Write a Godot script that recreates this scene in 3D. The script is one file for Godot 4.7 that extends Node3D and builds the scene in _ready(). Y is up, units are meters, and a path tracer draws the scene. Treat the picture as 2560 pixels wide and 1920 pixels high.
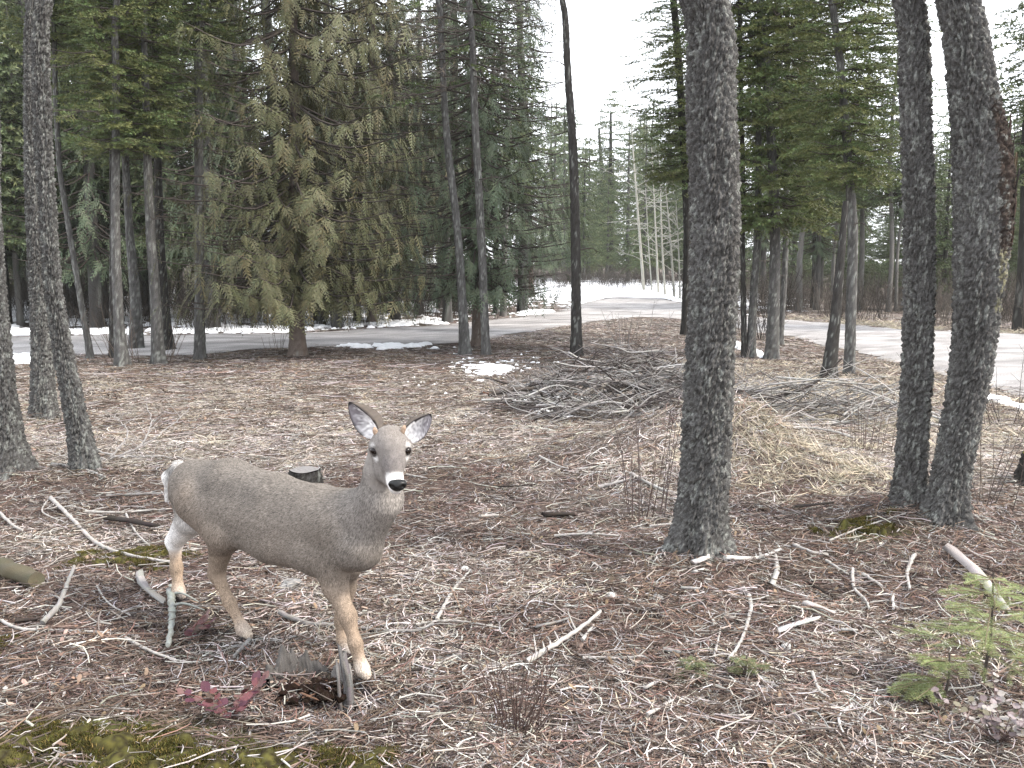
extends Node3D
# A young white-tailed deer on a forest clearing, early spring, overcast. Metres, y up, the camera looks along -z.

var trees := [
	{"k": "near_trunk", "l": "grey barked trunk cut off by the left edge of the picture", "b": Vector3(-4.080, 0.000, -7.804), "p": [Vector3(0.000, 0.00, 0.179), Vector3(-0.006, 0.31, 0.141), Vector3(-0.015, 0.76, 0.115), Vector3(-0.017, 1.12, 0.106), Vector3(-0.018, 1.59, 0.096), Vector3(0.019, 2.52, 0.086), Vector3(0.274, 9.00, 0.048)], "c": "", "cb": 0.00, "cs": 1.00, "d": 0},
	{"k": "near_trunk", "l": "grey scaly trunk standing just behind the leaning lichen flecked trunk", "b": Vector3(-5.069, 0.000, -10.535), "p": [Vector3(0.000, 0.00, 0.138), Vector3(0.015, 0.68, 0.112), Vector3(0.027, 1.45, 0.099), Vector3(0.035, 2.29, 0.095), Vector3(0.065, 3.20, 0.086), Vector3(0.163, 4.40, 0.082), Vector3(0.499, 10.00, 0.045)], "c": "", "cb": 0.00, "cs": 1.00, "d": 1},
	{"k": "near_trunk", "l": "leaning dark trunk flecked with white lichen, left of the deer", "b": Vector3(-3.509, 0.000, -7.945), "p": [Vector3(0.000, 0.00, 0.121), Vector3(-0.051, 0.45, 0.091), Vector3(-0.121, 0.94, 0.078), Vector3(-0.178, 1.51, 0.070), Vector3(-0.189, 2.16, 0.068), Vector3(-0.187, 2.87, 0.070), Vector3(-0.119, 3.75, 0.062), Vector3(0.256, 10.00, 0.034)], "c": "", "cb": 0.00, "cs": 1.00, "d": 3},
	{"k": "near_trunk", "l": "thickest scaly grey trunk standing alone right of centre", "b": Vector3(1.087, 0.000, -5.612), "p": [Vector3(0.000, 0.00, 0.173), Vector3(0.018, 0.24, 0.147), Vector3(0.035, 0.50, 0.143), Vector3(0.046, 1.18, 0.139), Vector3(0.057, 1.91, 0.143), Vector3(0.020, 2.54, 0.137), Vector3(-0.039, 3.16, 0.129), Vector3(-0.450, 10.00, 0.071)], "c": "", "cb": 0.00, "cs": 1.00, "d": 0},
	{"k": "near_trunk", "l": "straight left stem of the twin scaly trunks at the right", "b": Vector3(2.619, 0.000, -6.329), "p": [Vector3(0.000, 0.00, 0.119), Vector3(-0.002, 0.29, 0.101), Vector3(0.003, 1.06, 0.097), Vector3(-0.032, 1.88, 0.097), Vector3(-0.094, 2.60, 0.095), Vector3(-0.186, 3.29, 0.095), Vector3(-0.589, 10.00, 0.052)], "c": "", "cb": 0.00, "cs": 1.00, "d": 0},
	{"k": "near_trunk", "l": "thick swollen right stem of the twin scaly trunks", "b": Vector3(2.747, 0.000, -6.087), "p": [Vector3(0.000, 0.00, 0.130), Vector3(0.017, 0.24, 0.115), Vector3(0.054, 0.52, 0.117), Vector3(0.116, 1.10, 0.130), Vector3(0.122, 1.74, 0.155), Vector3(0.095, 2.08, 0.150), Vector3(0.029, 2.58, 0.135), Vector3(-0.120, 3.25, 0.125), Vector3(-0.524, 10.00, 0.069)], "c": "", "cb": 0.00, "cs": 1.00, "d": 0},
	{"k": "pole_tree", "l": "thin slanting pole at the road edge behind the left trunks", "b": Vector3(-7.540, 0.000, -17.510), "p": [Vector3(0.000, 0.00, 0.065), Vector3(-0.125, 1.11, 0.054), Vector3(-0.246, 2.24, 0.050), Vector3(-0.359, 3.44, 0.047), Vector3(-0.330, 5.39, 0.043), Vector3(-0.213, 13.00, 0.024)], "c": "fir_high", "cb": 5.50, "cs": 0.80, "d": 3},
	{"k": "pole_tree", "l": "pale lichened pole, front one of the cluster left of the cedar", "b": Vector3(-6.499, 0.000, -16.317), "p": [Vector3(0.000, 0.00, 0.120), Vector3(-0.022, 0.76, 0.087), Vector3(-0.002, 2.21, 0.077), Vector3(0.117, 4.43, 0.060), Vector3(0.202, 5.86, 0.050), Vector3(0.685, 14.00, 0.028)], "c": "fir_high", "cb": 3.60, "cs": 0.80, "d": 5},
	{"k": "pole_tree", "l": "dark pole close against the pale front pole of the left cluster", "b": Vector3(-7.248, 0.000, -17.814), "p": [Vector3(0.000, 0.00, 0.080), Vector3(0.042, 1.10, 0.066), Vector3(0.107, 2.25, 0.058), Vector3(0.251, 4.67, 0.047), Vector3(0.747, 13.00, 0.026)], "c": "fir_high", "cb": 4.60, "cs": 0.70, "d": 2},
	{"k": "pole_tree", "l": "slender brown pole in the middle of the left cluster", "b": Vector3(-7.446, 0.000, -19.432), "p": [Vector3(0.000, 0.00, 0.151), Vector3(0.026, 1.04, 0.104), Vector3(-0.023, 2.30, 0.080), Vector3(-0.029, 4.07, 0.068), Vector3(0.052, 6.64, 0.052), Vector3(0.253, 13.00, 0.028)], "c": "fir_high", "cb": 3.80, "cs": 0.80, "d": 4},
	{"k": "pole_tree", "l": "lichened pole leaning left with twiggy brush round its foot", "b": Vector3(-6.076, 0.000, -16.816), "p": [Vector3(0.000, 0.00, 0.117), Vector3(-0.003, 1.14, 0.090), Vector3(-0.035, 2.22, 0.079), Vector3(-0.017, 4.06, 0.065), Vector3(0.040, 5.98, 0.048), Vector3(0.276, 14.00, 0.027)], "c": "fir_high", "cb": 3.90, "cs": 0.90, "d": 5},
	{"k": "pole_tree", "l": "dark pole hugging the right side of the left cluster", "b": Vector3(-6.719, 0.000, -19.076), "p": [Vector3(0.000, 0.00, 0.133), Vector3(-0.023, 1.05, 0.102), Vector3(-0.037, 2.29, 0.086), Vector3(0.019, 4.88, 0.066), Vector3(0.072, 6.55, 0.055), Vector3(0.310, 14.00, 0.030)], "c": "fir_high", "cb": 4.20, "cs": 0.80, "d": 3},
	{"k": "pole_tree", "l": "straight grey pole standing alone just left of the bronze cedar", "b": Vector3(-5.580, 0.000, -17.510), "p": [Vector3(0.000, 0.00, 0.104), Vector3(0.037, 1.11, 0.090), Vector3(0.082, 2.24, 0.083), Vector3(0.144, 4.16, 0.075), Vector3(0.258, 6.16, 0.061), Vector3(0.706, 14.00, 0.034)], "c": "fir_high", "cb": 5.60, "cs": 0.70, "d": 9},
	{"k": "pole_tree", "l": "grey pole left of the pair in front of the green cedar", "b": Vector3(-0.876, 0.000, -18.179), "p": [Vector3(0.000, 0.00, 0.112), Vector3(-0.045, 1.09, 0.082), Vector3(-0.118, 2.26, 0.075), Vector3(-0.294, 3.92, 0.067), Vector3(-0.381, 5.53, 0.056), Vector3(-0.438, 6.32, 0.052), Vector3(-0.898, 14.00, 0.029)], "c": "dead_top", "cb": 4.60, "cs": 1.00, "d": 9},
	{"k": "pole_tree", "l": "grey pole right of the pair in front of the green cedar", "b": Vector3(-0.476, 0.000, -17.948), "p": [Vector3(0.000, 0.00, 0.081), Vector3(-0.040, 1.10, 0.077), Vector3(-0.086, 2.25, 0.074), Vector3(-0.185, 4.29, 0.066), Vector3(-0.274, 6.27, 0.055), Vector3(-0.622, 14.00, 0.030)], "c": "dead_top", "cb": 4.90, "cs": 1.00, "d": 8},
	{"k": "pole_tree", "l": "solitary dark pole right of centre with a pale bark scar", "b": Vector3(1.147, 0.000, -17.434), "p": [Vector3(0.000, 0.00, 0.114), Vector3(-0.015, 0.97, 0.089), Vector3(-0.029, 1.84, 0.089), Vector3(-0.077, 3.43, 0.079), Vector3(-0.192, 4.99, 0.064), Vector3(-0.296, 6.14, 0.054), Vector3(-0.767, 14.00, 0.029)], "c": "dead_top", "cb": 7.00, "cs": 0.70, "d": 6},
	{"k": "pole_tree", "l": "dark trunk peeping out left of the thickest trunk", "b": Vector3(3.958, 0.000, -22.489), "p": [Vector3(0.000, 0.00, 0.092), Vector3(0.002, 2.38, 0.092), Vector3(-0.169, 4.84, 0.083), Vector3(-0.418, 7.41, 0.078), Vector3(-0.873, 15.00, 0.043)], "c": "fir_low", "cb": 3.60, "cs": 1.00, "d": 2},
	{"k": "pole_tree", "l": "thin dark pole just right of the thickest trunk", "b": Vector3(4.203, 0.000, -17.738), "p": [Vector3(0.000, 0.00, 0.055), Vector3(-0.047, 1.10, 0.051), Vector3(-0.095, 2.25, 0.047), Vector3(-0.180, 4.19, 0.040), Vector3(-0.523, 12.00, 0.022)], "c": "fir_high", "cb": 5.00, "cs": 0.70, "d": 1},
	{"k": "pole_tree", "l": "slim brown pole second right of the thickest trunk", "b": Vector3(4.344, 0.000, -17.814), "p": [Vector3(0.000, 0.00, 0.088), Vector3(0.017, 1.10, 0.073), Vector3(0.053, 2.25, 0.062), Vector3(0.006, 4.20, 0.051), Vector3(-0.181, 12.00, 0.028)], "c": "fir_high", "cb": 4.20, "cs": 0.70, "d": 1},
	{"k": "pole_tree", "l": "stout fir with low yellow green boughs right of the thickest trunk", "b": Vector3(4.643, 0.000, -17.510), "p": [Vector3(0.000, 0.00, 0.129), Vector3(0.006, 1.11, 0.100), Vector3(-0.018, 2.24, 0.093), Vector3(-0.165, 4.16, 0.079), Vector3(-0.402, 6.16, 0.065), Vector3(-0.933, 15.00, 0.036)], "c": "fir_low", "cb": 2.50, "cs": 1.30, "d": 3},
	{"k": "pole_tree", "l": "thin pole at the right shoulder of the stout fir", "b": Vector3(5.500, 0.000, -20.155), "p": [Vector3(0.000, 0.00, 0.074), Vector3(0.039, 1.02, 0.062), Vector3(0.049, 2.13, 0.058), Vector3(-0.018, 4.52, 0.050), Vector3(-0.257, 13.00, 0.027)], "c": "fir_low", "cb": 3.80, "cs": 0.80, "d": 1},
	{"k": "pole_tree", "l": "dark leaning pole of the crossing pair right of the stout fir", "b": Vector3(4.674, 0.000, -14.423), "p": [Vector3(0.000, 0.00, 0.112), Vector3(0.064, 0.87, 0.083), Vector3(0.114, 1.92, 0.059), Vector3(0.143, 2.61, 0.041)], "c": "", "cb": 0.00, "cs": 1.00, "d": 0},
	{"k": "pole_tree", "l": "upright pole of the crossing pair with a pale broken top", "b": Vector3(5.226, 0.000, -15.144), "p": [Vector3(0.000, 0.00, 0.087), Vector3(-0.016, 1.08, 0.081), Vector3(-0.039, 2.17, 0.078), Vector3(-0.156, 3.21, 0.065), Vector3(-0.315, 4.56, 0.059), Vector3(-0.493, 5.56, 0.050), Vector3(-0.700, 9.00, 0.027)], "c": "fir_low", "cb": 3.00, "cs": 0.85, "d": 3},
	{"k": "cedar_tree", "l": "bronze tinged cedar with fan shaped sprays down to a bare foot", "b": Vector3(-3.869, 0.000, -17.738), "p": [Vector3(0.000, 0.00, 0.167), Vector3(-0.014, 0.53, 0.138), Vector3(-0.013, 1.10, 0.124), Vector3(0.004, 2.25, 0.109), Vector3(0.046, 4.26, 0.095), Vector3(0.072, 6.21, 0.073), Vector3(0.164, 13.00, 0.040)], "c": "cedar_bronze", "cb": 1.35, "cs": 1.00, "d": 2},
	{"k": "cedar_tree", "l": "tall olive cedar with hanging sprays close right of the bronze cedar", "b": Vector3(-3.797, 0.000, -26.666), "p": [Vector3(0.000, 0.00, 0.142), Vector3(0.014, 0.78, 0.120), Vector3(0.041, 2.28, 0.109), Vector3(0.097, 5.41, 0.098), Vector3(0.250, 14.00, 0.054)], "c": "cedar_bronze", "cb": 1.60, "cs": 1.15, "d": 0},
	{"k": "cedar_tree", "l": "deep green cedar behind the pair of grey poles", "b": Vector3(-0.715, 0.000, -20.155), "p": [Vector3(0.000, 0.00, 0.116), Vector3(-0.005, 0.69, 0.099), Vector3(-0.019, 1.34, 0.091), Vector3(-0.027, 2.95, 0.074), Vector3(-0.058, 8.50, 0.041)], "c": "cedar_green", "cb": 1.45, "cs": 1.00, "d": 1},
	{"k": "cedar_tree", "l": "dark green cedar at the bend where the road turns away", "b": Vector3(0.793, 0.000, -45.514), "p": [Vector3(0.000, 0.00, 0.280), Vector3(-0.020, 0.82, 0.224), Vector3(-0.061, 2.65, 0.205), Vector3(-0.202, 9.00, 0.113)], "c": "cedar_green", "cb": 2.00, "cs": 1.00, "d": 1},
]
var road_outline := PackedVector2Array([Vector2(-40.00, -22.50), Vector2(-12.28, -22.49), Vector2(-7.41, -22.73), Vector2(-4.61, -23.60), Vector2(-1.46, -27.00), Vector2(1.29, -32.03), Vector2(3.17, -41.18), Vector2(5.05, -46.98), Vector2(6.80, -44.11), Vector2(7.02, -34.58), Vector2(7.51, -30.23), Vector2(9.80, -25.12), Vector2(11.21, -23.73), Vector2(11.97, -22.96), Vector2(16.00, -15.00), Vector2(22.00, -6.00), Vector2(24.00, 2.00), Vector2(17.00, 2.00), Vector2(12.50, -6.00), Vector2(6.23, -11.84), Vector2(6.41, -12.81), Vector2(6.67, -17.02), Vector2(6.51, -20.75), Vector2(5.87, -23.60), Vector2(5.56, -27.35), Vector2(5.05, -29.60), Vector2(4.05, -30.23), Vector2(2.44, -28.05), Vector2(1.01, -25.12), Vector2(-1.14, -20.95), Vector2(-3.88, -19.79), Vector2(-5.99, -18.33), Vector2(-9.91, -18.10), Vector2(-40.00, -16.50)])
var snows := [
	{"l": "broad snow field beyond the bend of the road", "c": Vector2(6.18, -64.70), "r": Vector2(5.66, 21.45), "g": 0.45, "s": 0.30},
	{"l": "long snow bank along the far side of the left road", "c": Vector2(-11.19, -23.51), "r": Vector2(1.82, 1.02), "g": 0.90, "s": -0.10},
	{"l": "thin snow strip along the road in front of the bronze cedar", "c": Vector2(-6.99, -24.38), "r": Vector2(1.54, 1.65), "g": 1.20, "s": -0.40},
	{"l": "broken snow strip behind the road right of the bronze cedar", "c": Vector2(-3.34, -26.48), "r": Vector2(2.05, 1.95), "g": 1.30, "s": -0.50},
	{"l": "snow lying deep among the trunks left under the firs", "c": Vector2(-17.88, -42.49), "r": Vector2(3.89, 12.89), "g": 1.10, "s": -0.10},
	{"l": "snow lying among the trunks behind the bronze cedar", "c": Vector2(-8.96, -45.42), "r": Vector2(5.82, 14.56), "g": 1.00, "s": 0.15},
	{"l": "small snow patch on the near road side at the left edge", "c": Vector2(-8.88, -17.43), "r": Vector2(0.48, 1.00), "g": 0.60, "s": 0.20},
	{"l": "ragged snow streak on the near verge below the cedars", "c": Vector2(-2.40, -19.99), "r": Vector2(0.85, 0.55), "g": 1.30, "s": -0.20},
	{"l": "scattered thin snow in the dry grass left of the brush pile", "c": Vector2(-0.42, -15.98), "r": Vector2(1.01, 2.12), "g": 1.90, "s": -1.12},
	{"l": "snow bank on the far side of the right hand road", "c": Vector2(10.10, -20.03), "r": Vector2(0.98, 2.93), "g": 0.50, "s": 0.30},
	{"l": "bright snow patch on the grass right of the twin trunks", "c": Vector2(6.05, -12.28), "r": Vector2(0.14, 1.07), "g": 0.60, "s": 0.20},
	{"l": "short snow strip at the road bend by the dark cedar", "c": Vector2(0.89, -31.42), "r": Vector2(0.64, 1.82), "g": 0.80, "s": 0.00},
	{"l": "snow strip along the verge at the right road mouth", "c": Vector2(7.18, -41.56), "r": Vector2(0.25, 3.96), "g": 0.60, "s": 0.00},
	{"l": "bright snow scrap seen between the thickest trunk and its neighbour pole", "c": Vector2(4.57, -19.59), "r": Vector2(0.12, 1.78), "g": 0.50, "s": 0.20},
	{"l": "snow caught under the left end of the brush pile", "c": Vector2(0.45, -11.58), "r": Vector2(0.35, 1.23), "g": 1.30, "s": -0.20},
]
var sticks := [
	["fallen_branch", "pale", "long pale curved branch reaching the deer's back hind leg", [Vector2(-3.339, -6.958), Vector2(-2.896, -6.336), Vector2(-2.566, -5.912), Vector2(-2.254, -5.625), Vector2(-1.977, -5.456), Vector2(-1.824, -5.392)], 0.0119, 0.00],
	["twig", "pale", "thin hooked twig forking off the long pale curved branch", [Vector2(-3.366, -6.998), Vector2(-3.217, -6.577), Vector2(-2.958, -6.336)], 0.0055, 0.00],
	["fallen_branch", "pale", "pale branch pointing at the deer's rump, lower of two", [Vector2(-2.924, -6.577), Vector2(-2.685, -6.577), Vector2(-2.540, -6.699), Vector2(-2.397, -6.754)], 0.0086, 0.00],
	["fallen_branch", "grey", "straight grey branch ending at the deer's rump, upper of two", [Vector2(-3.009, -7.136), Vector2(-2.768, -7.136), Vector2(-2.572, -7.163)], 0.0109, 0.00],
	["twig", "pale", "slanting pale twig behind the deer's white hock", [Vector2(-2.620, -6.510), Vector2(-2.397, -6.110), Vector2(-2.193, -5.794)], 0.0065, 0.00],
	["stick", "pale", "short pale stick at the left edge beside the tree feet", [Vector2(-3.490, -6.537), Vector2(-3.254, -6.256), Vector2(-3.122, -6.110)], 0.0096, 0.00],
	["stick", "pale", "pale stick lying at the foot of the leaning flecked trunk", [Vector2(-3.821, -8.016), Vector2(-3.582, -7.931), Vector2(-3.234, -7.664)], 0.0130, 0.00],
	["fallen_branch", "pale", "long thin pale branch running in from the left edge", [Vector2(-2.522, -4.618), Vector2(-2.334, -4.468), Vector2(-2.191, -4.443), Vector2(-1.957, -4.406), Vector2(-1.746, -4.419)], 0.0068, 0.00],
	["stick", "grey", "lichen grey stick standing askew above the long thin branch", [Vector2(-2.237, -4.506), Vector2(-2.234, -4.680), Vector2(-2.349, -5.110)], 0.0118, 0.08],
	["wood_chunk", "dark", "dark charred wood chunk above the long thin branch", [Vector2(-2.389, -4.555), Vector2(-2.295, -4.580)], 0.0134, 0.00],
	["wood_chunk", "grey", "thick grey log piece before the deer's back hind hoof", [Vector2(-2.057, -5.263), Vector2(-1.910, -4.983), Vector2(-1.770, -4.793)], 0.0224, 0.00],
	["stick", "lichen", "lichen crusted stick pointing at the viewer below the hind hoof", [Vector2(-1.807, -5.021), Vector2(-1.644, -4.580), Vector2(-1.533, -4.209)], 0.0163, 0.02],
	["stick", "pale", "brownish stick below the lichen crusted stick", [Vector2(-1.787, -4.356), Vector2(-1.626, -4.209), Vector2(-1.472, -4.122), Vector2(-1.389, -4.086)], 0.0069, 0.00],
	["twig", "pale", "thin bent twig between the two grey sticks at the left", [Vector2(-2.193, -5.021), Vector2(-2.034, -4.780), Vector2(-1.855, -4.618)], 0.0045, 0.00],
	["stick", "grey", "short grey stick propped at the deer's forward hind hoof", [Vector2(-1.203, -4.332), Vector2(-1.219, -4.122)], 0.0090, 0.00],
	["wood_chunk", "dark", "dark rotten log piece behind the deer's hind legs", [Vector2(-2.678, -6.363), Vector2(-2.483, -6.216), Vector2(-2.313, -6.163)], 0.0221, 0.00],
	["mossy_log", "mossy", "mossy rotten log end at the left edge", [Vector2(-2.938, -5.392), Vector2(-2.692, -5.186), Vector2(-2.536, -5.059)], 0.0405, 0.00],
	["twig", "pale", "pale twig between the deer's two hind legs", [Vector2(-1.971, -5.676), Vector2(-1.888, -5.807)], 0.0074, 0.00],
	["stick", "pale", "pale stick rising towards the white splinters right of the deer", [Vector2(-0.366, -4.580), Vector2(-0.312, -4.983), Vector2(-0.264, -5.250), Vector2(-0.229, -5.327)], 0.0083, 0.00],
	["fallen_branch", "pale", "thin straight branch right of the deer's front legs", [Vector2(-0.462, -4.530), Vector2(-0.288, -4.580), Vector2(-0.040, -4.506)], 0.0053, 0.00],
	["fallen_branch", "grey", "crooked grey branch lying behind the deer's front legs", [Vector2(-1.143, -4.643), Vector2(-0.975, -4.518), Vector2(-0.833, -4.493), Vector2(-0.643, -4.444), Vector2(-0.461, -4.444), Vector2(-0.376, -4.518)], 0.0106, 0.00],
	["fallen_branch", "pale", "thick pale split branch in the middle foreground", [Vector2(0.064, -4.086), Vector2(0.214, -4.270), Vector2(0.331, -4.443), Vector2(0.433, -4.618)], 0.0113, 0.03],
	["stick", "grey", "straight grey stick below the thick pale split branch", [Vector2(-0.096, -4.061), Vector2(0.044, -4.061), Vector2(0.223, -4.049)], 0.0048, 0.00],
	["stick", "pale", "pale stick right of the thick split branch, pointing right", [Vector2(0.308, -4.122), Vector2(0.451, -4.135), Vector2(0.580, -4.147)], 0.0073, 0.00],
	["stick", "pale", "straight pale stick midway between deer and thickest trunk", [Vector2(0.268, -6.031), Vector2(0.472, -6.031), Vector2(0.674, -6.005)], 0.0078, 0.00],
	["twig", "pale", "thin pale twig on the bare soil below the brush pile", [Vector2(0.226, -7.940), Vector2(0.356, -7.674), Vector2(0.443, -7.576)], 0.0073, 0.00],
	["twig", "pale", "thin twig right of the other one below the brush pile", [Vector2(0.520, -7.507), Vector2(0.725, -7.485)], 0.0071, 0.00],
	["stick", "pale", "short pale stick left of the upright twigs by the thickest trunk", [Vector2(0.642, -7.142), Vector2(0.832, -7.159)], 0.0126, 0.00],
	["stick", "pale", "pale stick slanting to the foot of the upright twigs", [Vector2(0.896, -7.259), Vector2(1.014, -7.104), Vector2(1.125, -6.936)], 0.0117, 0.00],
	["twig", "pale", "short pale twig above the round white stone", [Vector2(0.462, -5.534), Vector2(0.536, -5.327)], 0.0064, 0.00],
	["stick", "pale", "stubby pale stick beside the tip of the thick split branch", [Vector2(0.323, -4.332), Vector2(0.389, -4.493)], 0.0073, 0.00],
	["twig", "pale", "twig just right of the deer's muzzle", [Vector2(-0.854, -7.790), Vector2(-0.671, -7.622)], 0.0073, 0.00],
	["twig", "dark", "dark straight twig right of the deer's throat", [Vector2(-0.275, -7.302), Vector2(-0.029, -7.261), Vector2(0.181, -7.249)], 0.0068, 0.00],
	["stick", "pale", "short pale stick right of the deer's chest", [Vector2(-0.214, -6.483), Vector2(-0.089, -6.537)], 0.0092, 0.00],
	["twig", "pale", "twig beside the brisket of the deer", [Vector2(-0.643, -5.676), Vector2(-0.471, -5.599)], 0.0066, 0.00],
	["twig", "pale", "bent twig below the deer's brisket", [Vector2(-0.714, -5.585), Vector2(-0.600, -5.405), Vector2(-0.460, -5.302)], 0.0051, 0.00],
	["wood_chunk", "pale", "pale chip at the lower edge right of the dark twig shrub", [Vector2(0.546, -3.818), Vector2(0.609, -3.891)], 0.0073, 0.00],
	["stick", "pale", "pale stick at the lower edge below the small fir seedlings", [Vector2(0.511, -3.530), Vector2(0.637, -3.710)], 0.0068, 0.00],
	["wood_chunk", "grey", "weathered wood piece left of the thick split branch's tip", [Vector2(0.125, -4.506), Vector2(0.261, -4.555)], 0.0091, 0.00],
	["stick", "pale", "pale stick touching the left foot of the thickest trunk", [Vector2(0.896, -6.243), Vector2(1.047, -6.243)], 0.0073, 0.00],
	["wood_chunk", "dark", "dark bark chunk midway on the bare ground", [Vector2(0.226, -6.510), Vector2(0.415, -6.524)], 0.0184, 0.00],
	["wood_chunk", "dark", "small black wood lump at the deer's front hoof", [Vector2(-0.422, -3.964), Vector2(-0.383, -3.964)], 0.0084, 0.00],
	["fallen_branch", "white", "long white splintered branch at the foot of the thickest trunk", [Vector2(1.210, -5.430), Vector2(1.420, -5.534), Vector2(1.617, -5.716)], 0.0111, 0.00],
	["wood_chunk", "white", "thick white wood piece left of the long splintered branch", [Vector2(1.024, -5.353), Vector2(1.149, -5.456)], 0.0191, 0.00],
	["wood_chunk", "white", "small white wood piece below the thick white one", [Vector2(1.003, -5.238), Vector2(1.055, -5.276)], 0.0136, 0.00],
	["stick", "pale", "pale split stick right of the thickest trunk's foot", [Vector2(1.698, -5.781), Vector2(1.782, -5.664), Vector2(1.870, -5.638)], 0.0094, 0.00],
	["wood_chunk", "pale", "upright pale splinter below the long splintered branch", [Vector2(1.402, -5.110), Vector2(1.507, -5.456)], 0.0137, 0.00],
	["fallen_branch", "pale", "long curved pale branch below the thickest trunk", [Vector2(1.229, -5.059), Vector2(1.205, -4.780), Vector2(1.065, -4.356), Vector2(0.937, -4.061)], 0.0091, 0.00],
	["fallen_branch", "pale", "wavy pale branch left of the green sapling", [Vector2(1.911, -5.340), Vector2(1.820, -5.059), Vector2(1.805, -4.844), Vector2(1.778, -4.718)], 0.0082, 0.00],
	["stick", "pale", "hooked pale stick above the green sapling", [Vector2(2.334, -5.534), Vector2(2.196, -5.289), Vector2(2.071, -4.945)], 0.0099, 0.00],
	["stick", "white", "short upright white stick at the tip of the green sapling", [Vector2(1.970, -4.919), Vector2(1.884, -4.680)], 0.0079, 0.00],
	["twig", "pale", "thin long twig at the foot of the twin trunks", [Vector2(1.947, -5.861), Vector2(2.223, -6.060), Vector2(2.508, -6.114)], 0.0057, 0.00],
	["weathered_plank", "pale", "weathered grey plank leaning down beside the green sapling", [Vector2(2.537, -5.508), Vector2(2.515, -5.173), Vector2(2.461, -4.806)], 0.0316, 0.00],
	["stick", "pale", "straight pale stick right of the twin trunks' foot", [Vector2(2.994, -6.355), Vector2(2.998, -6.087)], 0.0117, 0.00],
	["wood_chunk", "white", "pointed white chip in the middle of the right litter", [Vector2(1.260, -4.443), Vector2(1.372, -4.530), Vector2(1.486, -4.592)], 0.0128, 0.00],
	["wood_chunk", "pale", "broad grey chip above the pointed white chip", [Vector2(1.472, -4.756), Vector2(1.559, -4.630)], 0.0177, 0.00],
	["wood_chunk", "pale", "small pale chip right of the pointed white chip", [Vector2(1.562, -4.468), Vector2(1.619, -4.443)], 0.0105, 0.00],
	["stick", "pale", "short stick slanting below the left fir seedling", [Vector2(0.782, -4.147), Vector2(0.791, -3.928)], 0.0067, 0.00],
	["twig", "pale", "twig standing between the two fir seedlings", [Vector2(0.884, -4.123), Vector2(0.930, -4.270), Vector2(0.987, -4.468)], 0.0050, 0.00],
	["stick", "pale", "crooked stick in the lower right litter", [Vector2(1.271, -3.976), Vector2(1.244, -3.794), Vector2(1.263, -3.722)], 0.0063, 0.00],
	["stick", "white", "hooked white stick at the lower edge, right half", [Vector2(1.347, -3.697), Vector2(1.244, -3.554), Vector2(1.230, -3.459)], 0.0063, 0.00],
	["stick", "pale", "flat pale stick near the lower edge below the seedlings", [Vector2(0.805, -3.602), Vector2(0.869, -3.589), Vector2(0.922, -3.590)], 0.0051, 0.00],
	["fallen_branch", "pale", "long pale branch lying behind the grassy mound", [Vector2(1.881, -7.599), Vector2(2.792, -9.611), Vector2(3.094, -9.550), Vector2(3.229, -9.146)], 0.0148, 0.05],
	["fallen_branch", "pale", "shorter pale branch below the long one behind the mound", [Vector2(2.191, -7.658), Vector2(2.783, -9.118), Vector2(2.949, -8.956)], 0.0111, 0.00],
	["wood_chunk", "dark", "dark grey log piece left of the twin trunks' foot", [Vector2(1.947, -6.583), Vector2(2.185, -6.584)], 0.0116, 0.00],
	["wood_chunk", "pale", "small pale wood piece below the thickest trunk's left foot", [Vector2(0.902, -5.021), Vector2(0.972, -4.970)], 0.0088, 0.00],
	["fallen_branch", "dark", "dark brown branch across the right litter", [Vector2(1.581, -5.212), Vector2(1.623, -5.059), Vector2(1.676, -4.919)], 0.0089, 0.00],
	["stick", "pale", "pale stick right of the dark brown branch's upper end", [Vector2(1.802, -5.469), Vector2(1.852, -5.263)], 0.0076, 0.00],
	["stick", "pale", "tan stick left of the wavy pale branch's neighbour", [Vector2(1.938, -5.250), Vector2(1.954, -5.021)], 0.0085, 0.00],
	["wood_chunk", "grey", "grey log piece at the left fir seedling", [Vector2(0.679, -4.209), Vector2(0.768, -4.184)], 0.0109, 0.00],
	["wood_chunk", "dark", "dark log piece below the green sapling", [Vector2(1.612, -3.710), Vector2(1.654, -3.614)], 0.0078, 0.00],
	["twig", "pale", "thin twig left of the green sapling's tip", [Vector2(1.611, -4.270), Vector2(1.754, -4.369)], 0.0041, 0.00],
]
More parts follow.
